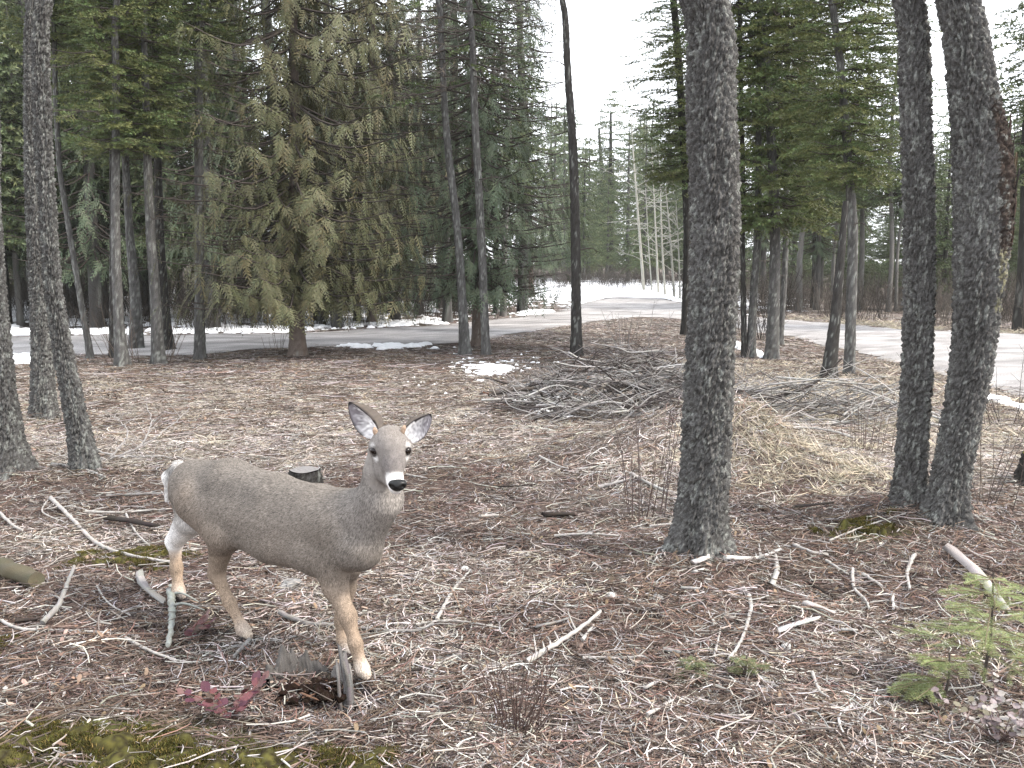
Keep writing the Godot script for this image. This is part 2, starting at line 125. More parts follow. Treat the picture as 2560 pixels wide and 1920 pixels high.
var stones := [
	["white", "round white stone in the middle of the litter", Vector2(0.520, -4.970), 0.0351, 0.60],
	["grey", "angular grey stone right of the round white stone", Vector2(0.758, -4.945), 0.0361, 0.70],
	["white", "small white stone touching the angular grey stone", Vector2(0.717, -5.021), 0.0154, 0.90],
	["grey", "lumpy grey lichened stone in front of the deer", Vector2(-0.247, -4.159), 0.0539, 0.50],
	["white", "white stone right of the long splintered branch", Vector2(1.622, -5.560), 0.0294, 0.60],
	["white", "white stone at the lower end of the weathered plank", Vector2(2.367, -4.781), 0.0349, 0.70],
	["white", "crumbly white stone below the pointed white chip", Vector2(1.248, -4.283), 0.0302, 0.80],
	["pale", "pale stone among the white wood pieces", Vector2(1.066, -5.173), 0.0292, 0.60],
	["pale", "pale flat stone left of the green sapling's foot", Vector2(1.635, -4.221), 0.0228, 0.40],
	["white", "small white stone inside the brush right of the mound", Vector2(3.130, -10.327), 0.0389, 0.60],
	["white", "white stone right of the twin trunks", Vector2(4.252, -8.633), 0.0569, 0.50],
	["pale", "pale flat stone between the left trunks", Vector2(-4.313, -8.983), 0.0465, 0.30],
	["grey", "flat grey stone on the ground behind the deer's belly", Vector2(-1.180, -5.110), 0.0852, 0.35],
	["white", "cluster of pale chalky stone right of the deer's knee", Vector2(-0.264, -5.392), 0.0317, 0.60],
	["pale", "little pale stone near the lower edge, right of the shrub", Vector2(0.470, -3.698), 0.0174, 0.40],
]
var cut_stump_at := Vector3(-1.598, 0.000, -7.426)
var rotten_stump_at := Vector3(-0.844, -0.016, -3.876)
var splinter_at := Vector3(-0.670, -0.079, -3.795)
var sapling_at := Vector3(1.916, 0.000, -3.830)
var grape_at := Vector3(-1.070, 0.010, -3.567)
var grape_small_at := Vector3(-1.520, 0.000, -4.431)
var shrub_at := Vector3(0.015, 0.000, -3.482)
var mauve_at := Vector3(1.782, 0.000, -3.399)
var seedling_a := Vector3(0.756, 0.000, -3.988)
var seedling_b := Vector3(0.960, 0.000, -3.952)
var moss_stump := Vector3(3.955, 0.001, -7.510)
var pile_at := Vector3(0.993, 0.134, -10.988)
var pile_right := Vector3(3.278, 0.054, -10.915)
var white_branch := Vector3(-3.554, 0.000, -8.561)
var log_a := Vector3(1.359, 0.000, -15.091)
var log_b := Vector3(1.797, 0.013, -12.154)
var twigs_a := Vector3(0.903, 0.008, -6.525)
var twigs_b := Vector3(3.221, 0.006, -8.852)
var twigs_c := Vector3(3.295, 0.032, -6.703)
var twigs_d := Vector3(2.594, 0.032, -11.688)
var twigs_e := Vector3(-6.420, 0.000, -16.890)
var twigs_f := Vector3(-4.252, 0.000, -17.948)
var twigs_g := Vector3(2.089, 0.000, -17.948)
var twigs_h := Vector3(5.319, 0.003, -10.412)
var moss_front := Vector3(-1.564, 0.020, -3.544)
var far_trunks := [
	["d", Vector2(-4.36, -27.71), 0.090, 9.0, "dark trunk behind the road, right of the bronze cedar's foot"],
	["d", Vector2(-3.61, -33.79), 0.096, 9.0, "dark trunk under the green cedar's left boughs"],
	["d", Vector2(-4.16, -32.74), 0.160, 9.0, "stout dark trunk in the snow between the two cedars"],
	["g", Vector2(-5.56, -28.81), 0.105, 9.0, "grey trunk just right of the bronze cedar's foot"],
	["g", Vector2(-0.27, -30.43), 0.099, 9.0, "grey trunk right of the pair of grey poles"],
	["d", Vector2(-0.52, -31.80), 0.084, 9.0, "slim dark trunk beside the grey one right of the pair"],
	["d", Vector2(9.06, -102.34), 0.291, 15.0, "dark far trunk left of the bare aspens"],
	["d", Vector2(9.18, -91.56), 0.261, 15.0, "dark far trunk nearest the bare aspens"],
	["g", Vector2(9.85, -33.79), 0.103, 9.0, "pale grey trunk across the right road behind the stout fir"],
	["g", Vector2(12.79, -39.30), 0.080, 9.0, "thin grey trunk across the right road behind the crossing pair"],
	["g", Vector2(12.50, -35.44), 0.094, 9.0, "pale trunk right of the crossing pair across the road"],
	["g", Vector2(12.51, -32.74), 0.080, 9.0, "grey trunk across the road left of the twin trunks"],
	["g", Vector2(12.96, -33.25), 0.054, 8.0, "thinnest grey trunk across the road left of the twin trunks"],
	["d", Vector2(11.16, -36.65), 0.067, 9.0, "thin dark trunk across the right road"],
	["d", Vector2(12.36, -23.99), 0.127, 9.0, "dark trunk at the right edge beyond the snow bank"],
	["g", Vector2(-13.08, -26.18), 0.080, 9.0, "grey trunk deep in the firs left of the leaning trunk"],
	["d", Vector2(-13.37, -26.18), 0.064, 9.0, "dark slim trunk at the far left among the firs"],
	["g", Vector2(-11.10, -26.18), 0.069, 9.0, "grey trunk behind the thin slanting pole"],
	["d", Vector2(-10.32, -34.58), 0.070, 9.0, "thin dark trunk left behind the bronze cedar"],
	["d", Vector2(-9.33, -33.79), 0.082, 9.0, "dark trunk close behind the bronze cedar's left side"],
	["d", Vector2(-10.74, -32.03), 0.091, 9.0, "dark trunk behind the straight grey pole"],
]
var aspens := [
	["tallest bare aspen, leaning left with long side limbs", Vector3(7.402, 0.000, -55.376), [Vector3(0.00, 0.00, 0), Vector3(-0.27, 2.84, 0), Vector3(-0.70, 7.36, 0), Vector3(-0.86, 9.36, 0)], 0.090],
	["bare aspen second from the left in the pale clump", Vector3(7.543, 0.000, -50.858), [Vector3(0.00, 0.00, 0), Vector3(-0.17, 2.75, 0), Vector3(-0.40, 6.17, 0), Vector3(-0.51, 7.75, 0)], 0.062],
	["bare aspen in the middle of the pale clump", Vector3(7.372, 0.000, -47.487), [Vector3(0.00, 0.00, 0), Vector3(-0.21, 2.69, 0), Vector3(-0.36, 5.69, 0), Vector3(-0.45, 6.80, 0)], 0.058],
	["bare aspen at the right of the pale clump", Vector3(7.411, 0.000, -45.022), [Vector3(0.00, 0.00, 0), Vector3(-0.24, 2.64, 0), Vector3(-0.50, 4.95, 0)], 0.064],
	["thinnest bare aspen in the pale clump", Vector3(7.660, 0.000, -54.025), [Vector3(0.00, 0.00, 0), Vector3(-0.22, 2.38, 0), Vector3(-0.45, 5.59, 0)], 0.044],
	["bare aspen half hidden by the thickest trunk", Vector3(7.366, 0.000, -43.248), [Vector3(0.00, 0.00, 0), Vector3(-0.09, 1.91, 0), Vector3(-0.27, 4.32, 0)], 0.044],
]
var forest := [
	[-10.62, -25.18, 13.6, 0, 5.2, 0.83, "front", "low boughed conifer fifth from left in the front row across the left road"],
	[-8.69, -28.59, 11.9, 0, 2.7, 0.82, "front", "low boughed conifer tenth from left in the front row across the left road"],
	[-13.95, -26.41, 14.3, 0, 5.9, 1.02, "front", "low boughed conifer third from left in the front row across the left road"],
	[-7.53, -24.78, 13.3, 0, 6.1, 0.82, "front", "low boughed conifer eleventh from left in the front row across the left road"],
	[-4.60, -25.80, 11.6, 0, 3.6, 1.00, "front", "low boughed conifer fourteenth from left in the front row across the left road"],
	[-10.78, -26.96, 11.3, 0, 3.9, 0.97, "front", "low boughed conifer seventh from left in the front row across the left road"],
	[-6.12, -25.80, 14.9, 0, 3.2, 0.86, "front", "low boughed conifer twelfth from left in the front row across the left road"],
	[-11.87, -28.70, 12.7, 0, 4.8, 1.00, "front", "low boughed conifer sixth from left in the front row across the left road"],
	[-8.10, -26.55, 14.4, 1, 3.0, 1.03, "front", "low boughed conifer ninth from left in the front row across the left road"],
	[-14.98, -27.66, 13.6, 2, 1.8, 0.94, "front", "low boughed conifer leftmost in the front row across the left road"],
	[-5.57, -28.39, 12.1, 2, 6.2, 1.04, "front", "low boughed conifer thirteenth from left in the front row across the left road"],
	[-10.27, -28.42, 14.8, 2, 2.5, 0.94, "front", "low boughed conifer eighth from left in the front row across the left road"],
	[-13.70, -28.78, 12.4, 0, 4.8, 0.90, "front", "low boughed conifer fourth from left in the front row across the left road"],
	[-13.29, -24.96, 12.9, 1, 1.3, 1.02, "front", "low boughed conifer second from left in the front row across the left road"],
	[-3.35, -28.25, 11.6, 2, 6.2, 0.94, "front", "low boughed conifer rightmost in the front row across the left road"],
	[-12.91, -34.28, 14.5, 2, 0.1, 0.99, "left", "tall conifer in the stand behind the left pole cluster, behind the left road"],
	[-11.09, -30.22, 15.7, 2, 3.2, 0.82, "left", "tall conifer in the stand behind the left pole cluster, behind the left road"],
	[-3.82, -39.46, 9.7, 0, 0.5, 0.90, "left", "tall conifer in the stand between the bronze and the green cedar, behind the left road"],
	[-4.38, -32.18, 8.7, 3, 5.3, 1.04, "left", "tall conifer in the stand between the bronze and the green cedar, behind the left road"],
	[-4.05, -34.87, 9.8, 3, 4.4, 0.83, "left", "tall conifer in the stand between the bronze and the green cedar, behind the left road"],
	[-21.31, -38.26, 16.1, 0, 1.7, 0.81, "left", "tall conifer in the stand left of the leaning flecked trunk, behind the left road"],
	[-17.94, -33.13, 17.0, 1, 0.4, 1.10, "left", "tall conifer in the stand left of the leaning flecked trunk, behind the left road"],
	[-8.46, -30.52, 17.5, 0, 6.1, 0.89, "left", "tall conifer in the stand behind the bronze cedar, behind the left road"],
	[-20.42, -41.19, 17.1, 1, 1.8, 0.98, "left", "tall conifer in the stand left of the leaning flecked trunk, behind the left road"],
	[-17.14, -30.22, 16.5, 1, 3.2, 0.89, "left", "tall conifer in the stand left of the leaning flecked trunk, behind the left road"],
	[-13.79, -37.90, 17.3, 3, 3.4, 1.11, "left", "tall conifer in the stand behind the left pole cluster, behind the left road"],
	[-16.62, -39.99, 17.5, 1, 2.5, 0.92, "left", "tall conifer in the stand behind the left pole cluster, behind the left road"],
	[-5.85, -38.05, 11.2, 1, 4.4, 0.82, "left", "tall conifer in the stand between the bronze and the green cedar, behind the left road"],
	[-4.52, -41.67, 11.3, 1, 0.2, 1.11, "left", "tall conifer in the stand between the bronze and the green cedar, behind the left road"],
	[-15.37, -32.20, 15.7, 0, 3.0, 0.98, "left", "tall conifer in the stand left of the leaning flecked trunk, behind the left road"],
	[-17.52, -36.06, 14.0, 2, 5.1, 0.85, "left", "tall conifer in the stand left of the leaning flecked trunk, behind the left road"],
	[-10.23, -34.73, 15.5, 1, 0.5, 1.14, "left", "tall conifer in the stand behind the straight grey pole, behind the left road"],
	[-7.98, -38.65, 16.5, 2, 4.5, 1.03, "left", "tall conifer in the stand behind the bronze cedar, behind the left road"],
	[-22.57, -40.02, 18.5, 3, 4.6, 1.08, "left", "tall conifer in the stand left of the leaning flecked trunk, behind the left road"],
	[-14.12, -35.42, 14.3, 0, 3.9, 1.04, "left", "tall conifer in the stand behind the left pole cluster, behind the left road"],
	[-17.81, -37.80, 16.3, 3, 0.5, 1.12, "left", "tall conifer in the stand behind the left pole cluster, behind the left road"],
	[-13.54, -30.56, 17.2, 1, 0.5, 0.85, "left", "tall conifer in the stand behind the left pole cluster, behind the left road"],
	[-14.26, -39.84, 18.8, 3, 6.2, 0.94, "left", "tall conifer in the stand behind the left pole cluster, behind the left road"],
	[-10.76, -37.58, 15.4, 0, 4.4, 0.88, "left", "tall conifer in the stand behind the bronze cedar, behind the left road"],
	[-5.97, -32.43, 10.4, 3, 2.4, 1.06, "left", "tall conifer in the stand behind the bronze cedar, behind the left road"],
	[-18.64, -41.61, 14.6, 1, 0.6, 1.11, "left", "tall conifer in the stand behind the left pole cluster, behind the left road"],
	[-21.31, -53.98, 16.2, 3, 5.3, 1.11, "left", "back row conifer behind the left pole cluster, behind the left road"],
	[-25.03, -43.55, 17.5, 3, 6.1, 0.97, "left", "back row conifer left of the leaning flecked trunk, behind the left road"],
	[-32.31, -58.81, 18.6, 3, 6.1, 0.89, "left", "back row conifer left of the leaning flecked trunk, behind the left road"],
	[-24.25, -45.62, 16.6, 2, 5.9, 1.05, "left", "back row conifer left of the leaning flecked trunk, behind the left road"],
	[-14.81, -56.00, 14.3, 2, 0.0, 0.84, "left", "back row conifer behind the bronze cedar, behind the left road"],
	[-13.23, -43.64, 10.8, 2, 3.9, 0.98, "left", "back row conifer behind the straight grey pole, behind the left road"],
	[-20.64, -55.99, 14.5, 3, 3.3, 1.00, "left", "back row conifer behind the left pole cluster, behind the left road"],
	[-18.40, -46.80, 17.0, 2, 3.4, 1.15, "left", "back row conifer behind the left pole cluster, behind the left road"],
	[-21.64, -48.38, 18.2, 2, 3.0, 0.88, "left", "back row conifer behind the left pole cluster, behind the left road"],
	[-27.47, -59.33, 17.5, 3, 0.3, 0.87, "left", "back row conifer behind the left pole cluster, behind the left road"],
	[-7.92, -54.00, 15.1, 2, 4.2, 1.12, "left", "back row conifer between the bronze and the green cedar, behind the left road"],
	[-1.81, -27.65, 11.0, 2, 2.3, 0.94, "middle", "thin crowned conifer fifth from left behind the pair of grey poles"],
	[-3.11, -45.43, 10.9, 3, 1.4, 0.88, "middle", "thin crowned conifer fourth from left behind the pair of grey poles"],
	[0.35, -32.60, 14.7, 2, 3.8, 1.11, "middle", "thin crowned conifer rightmost behind the pair of grey poles"],
	[-1.27, -44.30, 9.3, 3, 5.8, 0.82, "middle", "thin crowned conifer eighth from left behind the pair of grey poles"],
	[-2.54, -35.54, 13.3, 2, 4.6, 1.15, "middle", "thin crowned conifer second from left behind the pair of grey poles"],
	[-1.95, -33.68, 14.7, 3, 3.5, 1.07, "middle", "thin crowned conifer sixth from left behind the pair of grey poles"],
	[-1.81, -41.61, 10.9, 2, 0.6, 1.05, "middle", "thin crowned conifer seventh from left behind the pair of grey poles"],
	[-2.60, -37.29, 11.7, 2, 2.3, 1.11, "middle", "thin crowned conifer third from left behind the pair of grey poles"],
	[-2.96, -31.44, 11.9, 2, 6.0, 0.94, "middle", "thin crowned conifer leftmost behind the pair of grey poles"],
	[6.63, -90.34, 13.0, 5, 1.1, 1.08, "far", "far conifer beyond the snow field, left of the bare aspens"],
	[15.23, -105.26, 16.4, 4, 2.1, 0.91, "far", "far conifer beyond the snow field, behind the bare aspens"],
	[9.29, -103.73, 13.8, 4, 2.5, 0.86, "far", "far conifer beyond the snow field, left of the bare aspens"],
	[9.50, -98.68, 11.1, 5, 1.0, 0.95, "far", "far conifer beyond the snow field, left of the bare aspens"],
	[3.99, -76.74, 13.5, 4, 0.6, 0.97, "far", "far conifer beyond the snow field, left of the bare aspens"],
	[12.78, -90.98, 16.3, 5, 2.9, 1.11, "far", "far conifer beyond the snow field, behind the bare aspens"],
	[6.71, -94.47, 12.8, 4, 4.9, 0.90, "far", "far conifer beyond the snow field, left of the bare aspens"],
	[6.52, -84.17, 12.5, 5, 1.3, 0.89, "far", "far conifer beyond the snow field, left of the bare aspens"],
	[5.79, -79.83, 10.5, 4, 2.0, 0.94, "far", "far conifer beyond the snow field, left of the bare aspens"],
	[16.97, -93.28, 19.0, 4, 4.1, 1.15, "far", "far conifer beyond the snow field, behind the bare aspens"],
	[4.75, -92.04, 15.1, 5, 5.7, 0.81, "far", "far conifer beyond the snow field, left of the bare aspens"],
	[15.23, -88.15, 15.3, 5, 3.8, 1.07, "far", "far conifer beyond the snow field, behind the bare aspens"],
	[9.94, -74.24, 12.1, 5, 1.4, 0.93, "far", "far conifer beyond the snow field, behind the bare aspens"],
	[4.68, -81.75, 14.9, 4, 5.1, 1.09, "far", "far conifer beyond the snow field, left of the bare aspens"],
	[8.50, -88.13, 9.6, 4, 1.3, 1.08, "far", "far conifer beyond the snow field, left of the bare aspens"],
	[8.93, -76.40, 12.7, 5, 4.2, 0.85, "far", "far conifer beyond the snow field, behind the bare aspens"],
	[4.05, -103.13, 18.4, 4, 2.5, 0.94, "far", "far conifer beyond the snow field, left of the bare aspens"],
	[15.79, -90.50, 18.5, 4, 5.2, 0.94, "far", "far conifer beyond the snow field, behind the bare aspens"],
	[3.51, -79.41, 14.1, 5, 0.6, 1.02, "far", "far conifer beyond the snow field, left of the bare aspens"],
	[16.49, -97.57, 16.7, 4, 4.0, 1.10, "far", "far conifer beyond the snow field, behind the bare aspens"],
	[15.74, -123.45, 20.3, 5, 1.1, 0.88, "far", "far conifer beyond the snow field, behind the bare aspens, in the hindmost row"],
	[11.59, -121.80, 13.9, 4, 0.9, 1.14, "far", "far conifer beyond the snow field, left of the bare aspens, in the hindmost row"],
	[18.14, -116.27, 20.0, 4, 4.2, 0.91, "far", "far conifer beyond the snow field, behind the bare aspens, in the hindmost row"],
	[15.56, -118.24, 19.9, 5, 4.1, 0.96, "far", "far conifer beyond the snow field, behind the bare aspens, in the hindmost row"],
	[11.43, -113.40, 13.8, 5, 2.9, 0.96, "far", "far conifer beyond the snow field, left of the bare aspens, in the hindmost row"],
	[16.14, -126.92, 19.5, 5, 2.5, 0.82, "far", "far conifer beyond the snow field, behind the bare aspens, in the hindmost row"],
	[10.62, -119.21, 13.6, 4, 0.3, 0.85, "far", "far conifer beyond the snow field, left of the bare aspens, in the hindmost row"],
	[20.31, -118.33, 22.0, 4, 0.3, 0.98, "far", "far conifer beyond the snow field, behind the bare aspens, in the hindmost row"],
	[20.10, -60.62, 12.1, 2, 6.3, 1.06, "right", "conifer across the right road behind the crossing pair of poles"],
	[19.66, -39.42, 6.6, 3, 1.8, 1.08, "right", "conifer across the right road at the right edge"],
	[26.12, -53.21, 8.5, 2, 0.4, 0.92, "right", "conifer across the right road behind the twin trunks"],
	[18.31, -38.45, 5.6, 3, 5.7, 0.96, "right", "conifer across the right road behind the twin trunks"],
	[17.34, -61.00, 12.9, 4, 1.7, 0.98, "right", "conifer across the right road behind the stout fir"],
	[10.83, -35.03, 8.5, 2, 4.0, 0.90, "right", "conifer across the right road behind the crossing pair of poles"],
	[13.92, -44.55, 8.9, 3, 0.7, 0.99, "right", "conifer across the right road behind the crossing pair of poles"],
	[18.97, -44.07, 6.2, 4, 3.3, 1.04, "right", "conifer across the right road behind the twin trunks"],
	[21.74, -41.06, 9.2, 3, 4.6, 0.93, "right", "conifer across the right road at the right edge"],
	[22.23, -46.38, 8.4, 4, 6.0, 0.90, "right", "conifer across the right road behind the twin trunks"],
	[16.41, -42.68, 3.8, 4, 5.8, 1.11, "right", "conifer across the right road just left of the twin trunks"],
	[19.48, -46.10, 6.9, 2, 0.8, 0.88, "right", "conifer across the right road behind the twin trunks"],
	[15.12, -34.62, 7.2, 3, 1.9, 0.98, "right", "conifer across the right road behind the twin trunks"],
	[13.65, -51.47, 11.3, 2, 0.1, 1.08, "right", "conifer across the right road behind the stout fir"],
	[29.08, -55.90, 12.1, 3, 6.1, 0.82, "right", "conifer across the right road at the right edge"],
	[29.55, -58.99, 10.4, 4, 2.8, 1.13, "right", "conifer across the right road at the right edge"],
	[11.69, -55.81, 14.4, 4, 4.1, 0.87, "right", "conifer across the right road behind the stout fir"],
	[16.74, -48.51, 7.9, 4, 4.0, 1.08, "right", "conifer across the right road behind the crossing pair of poles"],
	[10.83, -42.66, 10.2, 2, 6.2, 1.05, "right", "conifer across the right road behind the stout fir"],
	[8.76, -43.39, 10.0, 4, 5.9, 0.89, "right", "conifer across the right road behind the stout fir"],
	[10.73, -51.80, 11.7, 4, 5.0, 0.98, "right", "conifer across the right road behind the stout fir"],
	[10.59, -48.21, 12.1, 2, 5.3, 0.87, "right", "conifer across the right road behind the stout fir"],
	[14.78, -59.62, 14.0, 3, 2.1, 0.88, "right", "conifer across the right road behind the stout fir"],
	[27.59, -51.66, 10.9, 4, 5.3, 0.99, "right", "conifer across the right road at the right edge"],
	[19.23, -54.29, 8.2, 3, 5.0, 0.94, "right", "conifer across the right road behind the crossing pair of poles"],
	[20.47, -49.83, 7.6, 2, 0.2, 0.84, "right", "conifer across the right road behind the twin trunks"],
	[39.21, -72.31, 16.2, 4, 0.2, 0.85, "right", "distant conifer across the right road at the right edge"],
	[27.78, -64.15, 10.4, 4, 0.4, 1.01, "right", "distant conifer across the right road behind the twin trunks"],
	[27.73, -85.07, 14.7, 4, 5.5, 1.06, "right", "distant conifer across the right road behind the crossing pair of poles"],
	[33.67, -73.36, 11.7, 4, 0.7, 0.81, "right", "distant conifer across the right road behind the twin trunks"],
	[43.41, -84.92, 15.6, 5, 3.0, 0.85, "right", "distant conifer across the right road at the right edge"],
	[39.41, -80.45, 13.2, 5, 2.7, 0.81, "right", "distant conifer across the right road behind the twin trunks"],
	[20.14, -70.63, 14.2, 5, 5.7, 1.07, "right", "distant conifer across the right road behind the stout fir"],
	[31.65, -75.85, 10.2, 4, 5.0, 0.81, "right", "distant conifer across the right road behind the twin trunks"],
	[25.30, -65.65, 6.6, 4, 3.4, 0.88, "right", "distant conifer across the right road just left of the twin trunks"],
	[33.82, -65.45, 12.7, 4, 2.7, 0.98, "right", "distant conifer across the right road at the right edge"],
	[24.75, -83.26, 17.5, 5, 3.1, 0.97, "right", "distant conifer across the right road behind the crossing pair of poles"],
	[33.42, -67.98, 11.3, 5, 6.0, 0.98, "right", "distant conifer across the right road behind the twin trunks"],
	[27.46, -67.29, 7.7, 4, 3.1, 0.84, "right", "distant conifer across the right road behind the twin trunks"],
	[31.01, -72.60, 10.5, 5, 5.6, 1.06, "right", "distant conifer across the right road behind the twin trunks"],
	[28.03, -80.44, 12.4, 5, 1.7, 1.12, "right", "distant conifer across the right road behind the crossing pair of poles"],
	[27.73, -73.24, 7.3, 4, 5.9, 0.84, "right", "distant conifer across the right road just left of the twin trunks"],
]
var deer_at := Vector3(-0.729, 0.000, -4.061)
var joint := {"pelvis": Vector3(-0.797, 0.662, -0.600), "loin": Vector3(-0.590, 0.709, -0.445), "mid_back": Vector3(-0.332, 0.684, -0.261), "withers": Vector3(-0.102, 0.680, -0.097), "flank": Vector3(-0.583, 0.544, -0.445), "belly": Vector3(-0.337, 0.516, -0.261), "chest": Vector3(-0.091, 0.522, -0.087), "brisket": Vector3(0.090, 0.561, 0.068), "shoulder": Vector3(0.000, 0.639, 0.000), "neck_base": Vector3(0.121, 0.705, 0.068), "neck_low": Vector3(0.189, 0.784, 0.126), "neck_mid": Vector3(0.204, 0.901, 0.155), "neck_top": Vector3(0.216, 0.999, 0.155), "cranium": Vector3(0.244, 1.035, 0.222), "brow_r": Vector3(0.197, 1.018, 0.251), "brow_l": Vector3(0.307, 1.018, 0.251), "mid_side": Vector3(-0.332, 0.598, -0.251), "forehead": Vector3(0.254, 1.031, 0.271), "nose_bridge": Vector3(0.267, 0.965, 0.305), "muzzle": Vector3(0.281, 0.902, 0.343), "chin": Vector3(0.279, 0.869, 0.329), "jaw": Vector3(0.236, 0.922, 0.251), "cheek_r": Vector3(0.218, 0.965, 0.242), "cheek_l": Vector3(0.288, 0.966, 0.247), "hip_r": Vector3(-0.737, 0.618, -0.503), "stifle_r": Vector3(-0.604, 0.491, -0.367), "hock_r": Vector3(-0.670, 0.280, -0.445), "cannon_r": Vector3(-0.595, 0.156, -0.387), "fetlock_r": Vector3(-0.517, 0.049, -0.319), "toe_r": Vector3(-0.484, 0.034, -0.290), "hip_l": Vector3(-0.858, 0.599, -0.696), "stifle_l": Vector3(-0.850, 0.489, -0.696), "hock_l": Vector3(-1.025, 0.300, -0.911), "cannon_l": Vector3(-1.012, 0.163, -0.882), "fetlock_l": Vector3(-0.997, 0.053, -0.853), "toe_l": Vector3(-0.960, 0.044, -0.804), "elbow_r": Vector3(-0.034, 0.475, 0.000), "forearm_r": Vector3(-0.023, 0.372, 0.019), "knee_r": Vector3(0.037, 0.263, 0.077), "shin_r": Vector3(0.073, 0.152, 0.106), "pastern_r": Vector3(0.101, 0.051, 0.126), "hoof_r": Vector3(0.127, 0.042, 0.164), "elbow_l": Vector3(0.000, 0.432, -0.135), "forearm_l": Vector3(-0.020, 0.299, -0.193), "knee_l": Vector3(-0.032, 0.143, -0.193), "shin_l": Vector3(-0.027, 0.064, -0.174), "pastern_l": Vector3(-0.010, 0.024, -0.155), "hoof_l": Vector3(0.011, 0.032, -0.116), "tail_root": Vector3(-0.915, 0.740, -0.696), "tail_mid": Vector3(-0.969, 0.681, -0.725), "tail_tip": Vector3(-0.994, 0.567, -0.745), "ear_r_base": Vector3(0.179, 1.068, 0.208), "ear_r_tip": Vector3(0.068, 1.205, 0.193), "ear_l_base": Vector3(0.311, 1.055, 0.208), "ear_l_tip": Vector3(0.424, 1.155, 0.203), "eye_r": Vector3(0.194, 1.009, 0.280), "eye_l": Vector3(0.316, 1.009, 0.278), "nose": Vector3(0.290, 0.892, 0.366), "bud_r": Vector3(0.194, 1.083, 0.247), "bud_l": Vector3(0.300, 1.091, 0.247)}

var rng := RandomNumberGenerator.new()
var used := {}
var mat := {}
var tone := {}
var n_low := FastNoiseLite.new()
var n_mid := FastNoiseLite.new()
var n_fine := FastNoiseLite.new()
var n_plate := FastNoiseLite.new()
var n_tone := FastNoiseLite.new()
var n_flake := FastNoiseLite.new()
var crowns := {}
var feet := []

# ------------------------------------------------------------------ small helpers
func numbered(called: String) -> String:
	var k: int = used.get(called, 0)
	used[called] = k + 1
	return called if k == 0 else "%s_%03d" % [called, k]

func tag(o: Node, label: String, category: String, group := "", kind := "") -> void:
	if label: o.set_meta("label", label)
	if category: o.set_meta("category", category)
	if group: o.set_meta("group", group)
	if kind: o.set_meta("kind", kind)

func thing(called: String, label: String, category: String, at: Vector3, group := "") -> Node3D:
	var o := Node3D.new()
	o.name = numbered(called)
	add_child(o)
	o.position = at
	tag(o, label, category, group)
	return o

func part(called: String, mesh: Mesh, m: Material, parent: Node) -> MeshInstance3D:
	var o := MeshInstance3D.new()
	o.name = called if parent != self else numbered(called)
	o.mesh = mesh
	if m: o.material_override = m
	parent.add_child(o, true)
	return o

func setting(called: String, label: String, mesh: Mesh, m: Material) -> MeshInstance3D:
	var o := part(called, mesh, m, self)
	tag(o, label, "", "", "structure")
	return o

func ri(a: float, b: float) -> float:
	return rng.randf_range(a, b)

func jitter(c: Color, a: float) -> Color:
	var k := 1.0 + ri(-a, a)
	return Color(c.r * k * (1.0 + ri(-a, a) * .3), c.g * k, c.b * k * (1.0 + ri(-a, a) * .3))

func noise(kind: int, freq: float, octaves: int, s: int) -> FastNoiseLite:
	var n := FastNoiseLite.new()
	n.noise_type = kind
	n.frequency = freq
	n.fractal_octaves = octaves
	n.seed = s
	if octaves < 2: n.fractal_type = FastNoiseLite.FRACTAL_NONE
	return n

func noise_texture(n: FastNoiseLite, dark: Color, mid: Color, light: Color, size := 512) -> NoiseTexture2D:
	var t := NoiseTexture2D.new()
	t.width = size
	t.height = size
	t.seamless = true
	t.noise = n
	var g := Gradient.new()
	g.offsets = PackedFloat32Array([0.15, 0.5, 0.85])
	g.colors = PackedColorArray([dark, mid, light])
	t.color_ramp = g
	return t

func matter(rough: float, spec := 0.25) -> StandardMaterial3D:
	var m := StandardMaterial3D.new()
	m.vertex_color_use_as_albedo = true
	m.roughness = rough
	m.metallic_specular = spec
	m.cull_mode = BaseMaterial3D.CULL_DISABLED
	return m

# ------------------------------------------------------------------ the lie of the land
func bump(x: float, z: float, cx: float, cz: float, rx: float, rz: float, a: float) -> float:
	var u := (x - cx) / rx
	var v := (z - cz) / rz
	return a * exp(-u * u - v * v)

func land(x: float, z: float) -> float:
	var h := bump(x, z, 1.4, -8.1, .9, .8, .42) + bump(x, z, 1.95, -7.95, .5, .6, .24) + bump(x, z, 1.3, -10.6, 2.0, 1.0, .16) + bump(x, z, -1.55, -3.15, .7, .35, .07) + bump(x, z, -.66, -3.72, .2, .16, -.10) + bump(x, z, 2.6, -6.6, .9, .6, .06)
	var r := sqrt(x * x + z * z)
	if r < 13.0:
		for f in feet: h += bump(x, z, f.x, f.y, .34, .34, .055)
	h += n_low.get_noise_2d(x, z) * .05 * clampf((r - 2.0) / 8.0, .25, 1.0)
	if r < 14.0:
		var k := 1.0 - smoothstep(8.0, 14.0, r)
		h += (n_mid.get_noise_2d(x, z) * .03 + n_fine.get_noise_2d(x, z) * .02) * k
	return h

func up_at(x: float, z: float) -> Vector3:
	var e := .06
	return Vector3(land(x - e, z) - land(x + e, z), 2.0 * e, land(x, z - e) - land(x, z + e)).normalized()

func on_land(v: Vector2, lift := 0.0) -> Vector3:
	return Vector3(v.x, land(v.x, v.y) + lift, v.y)

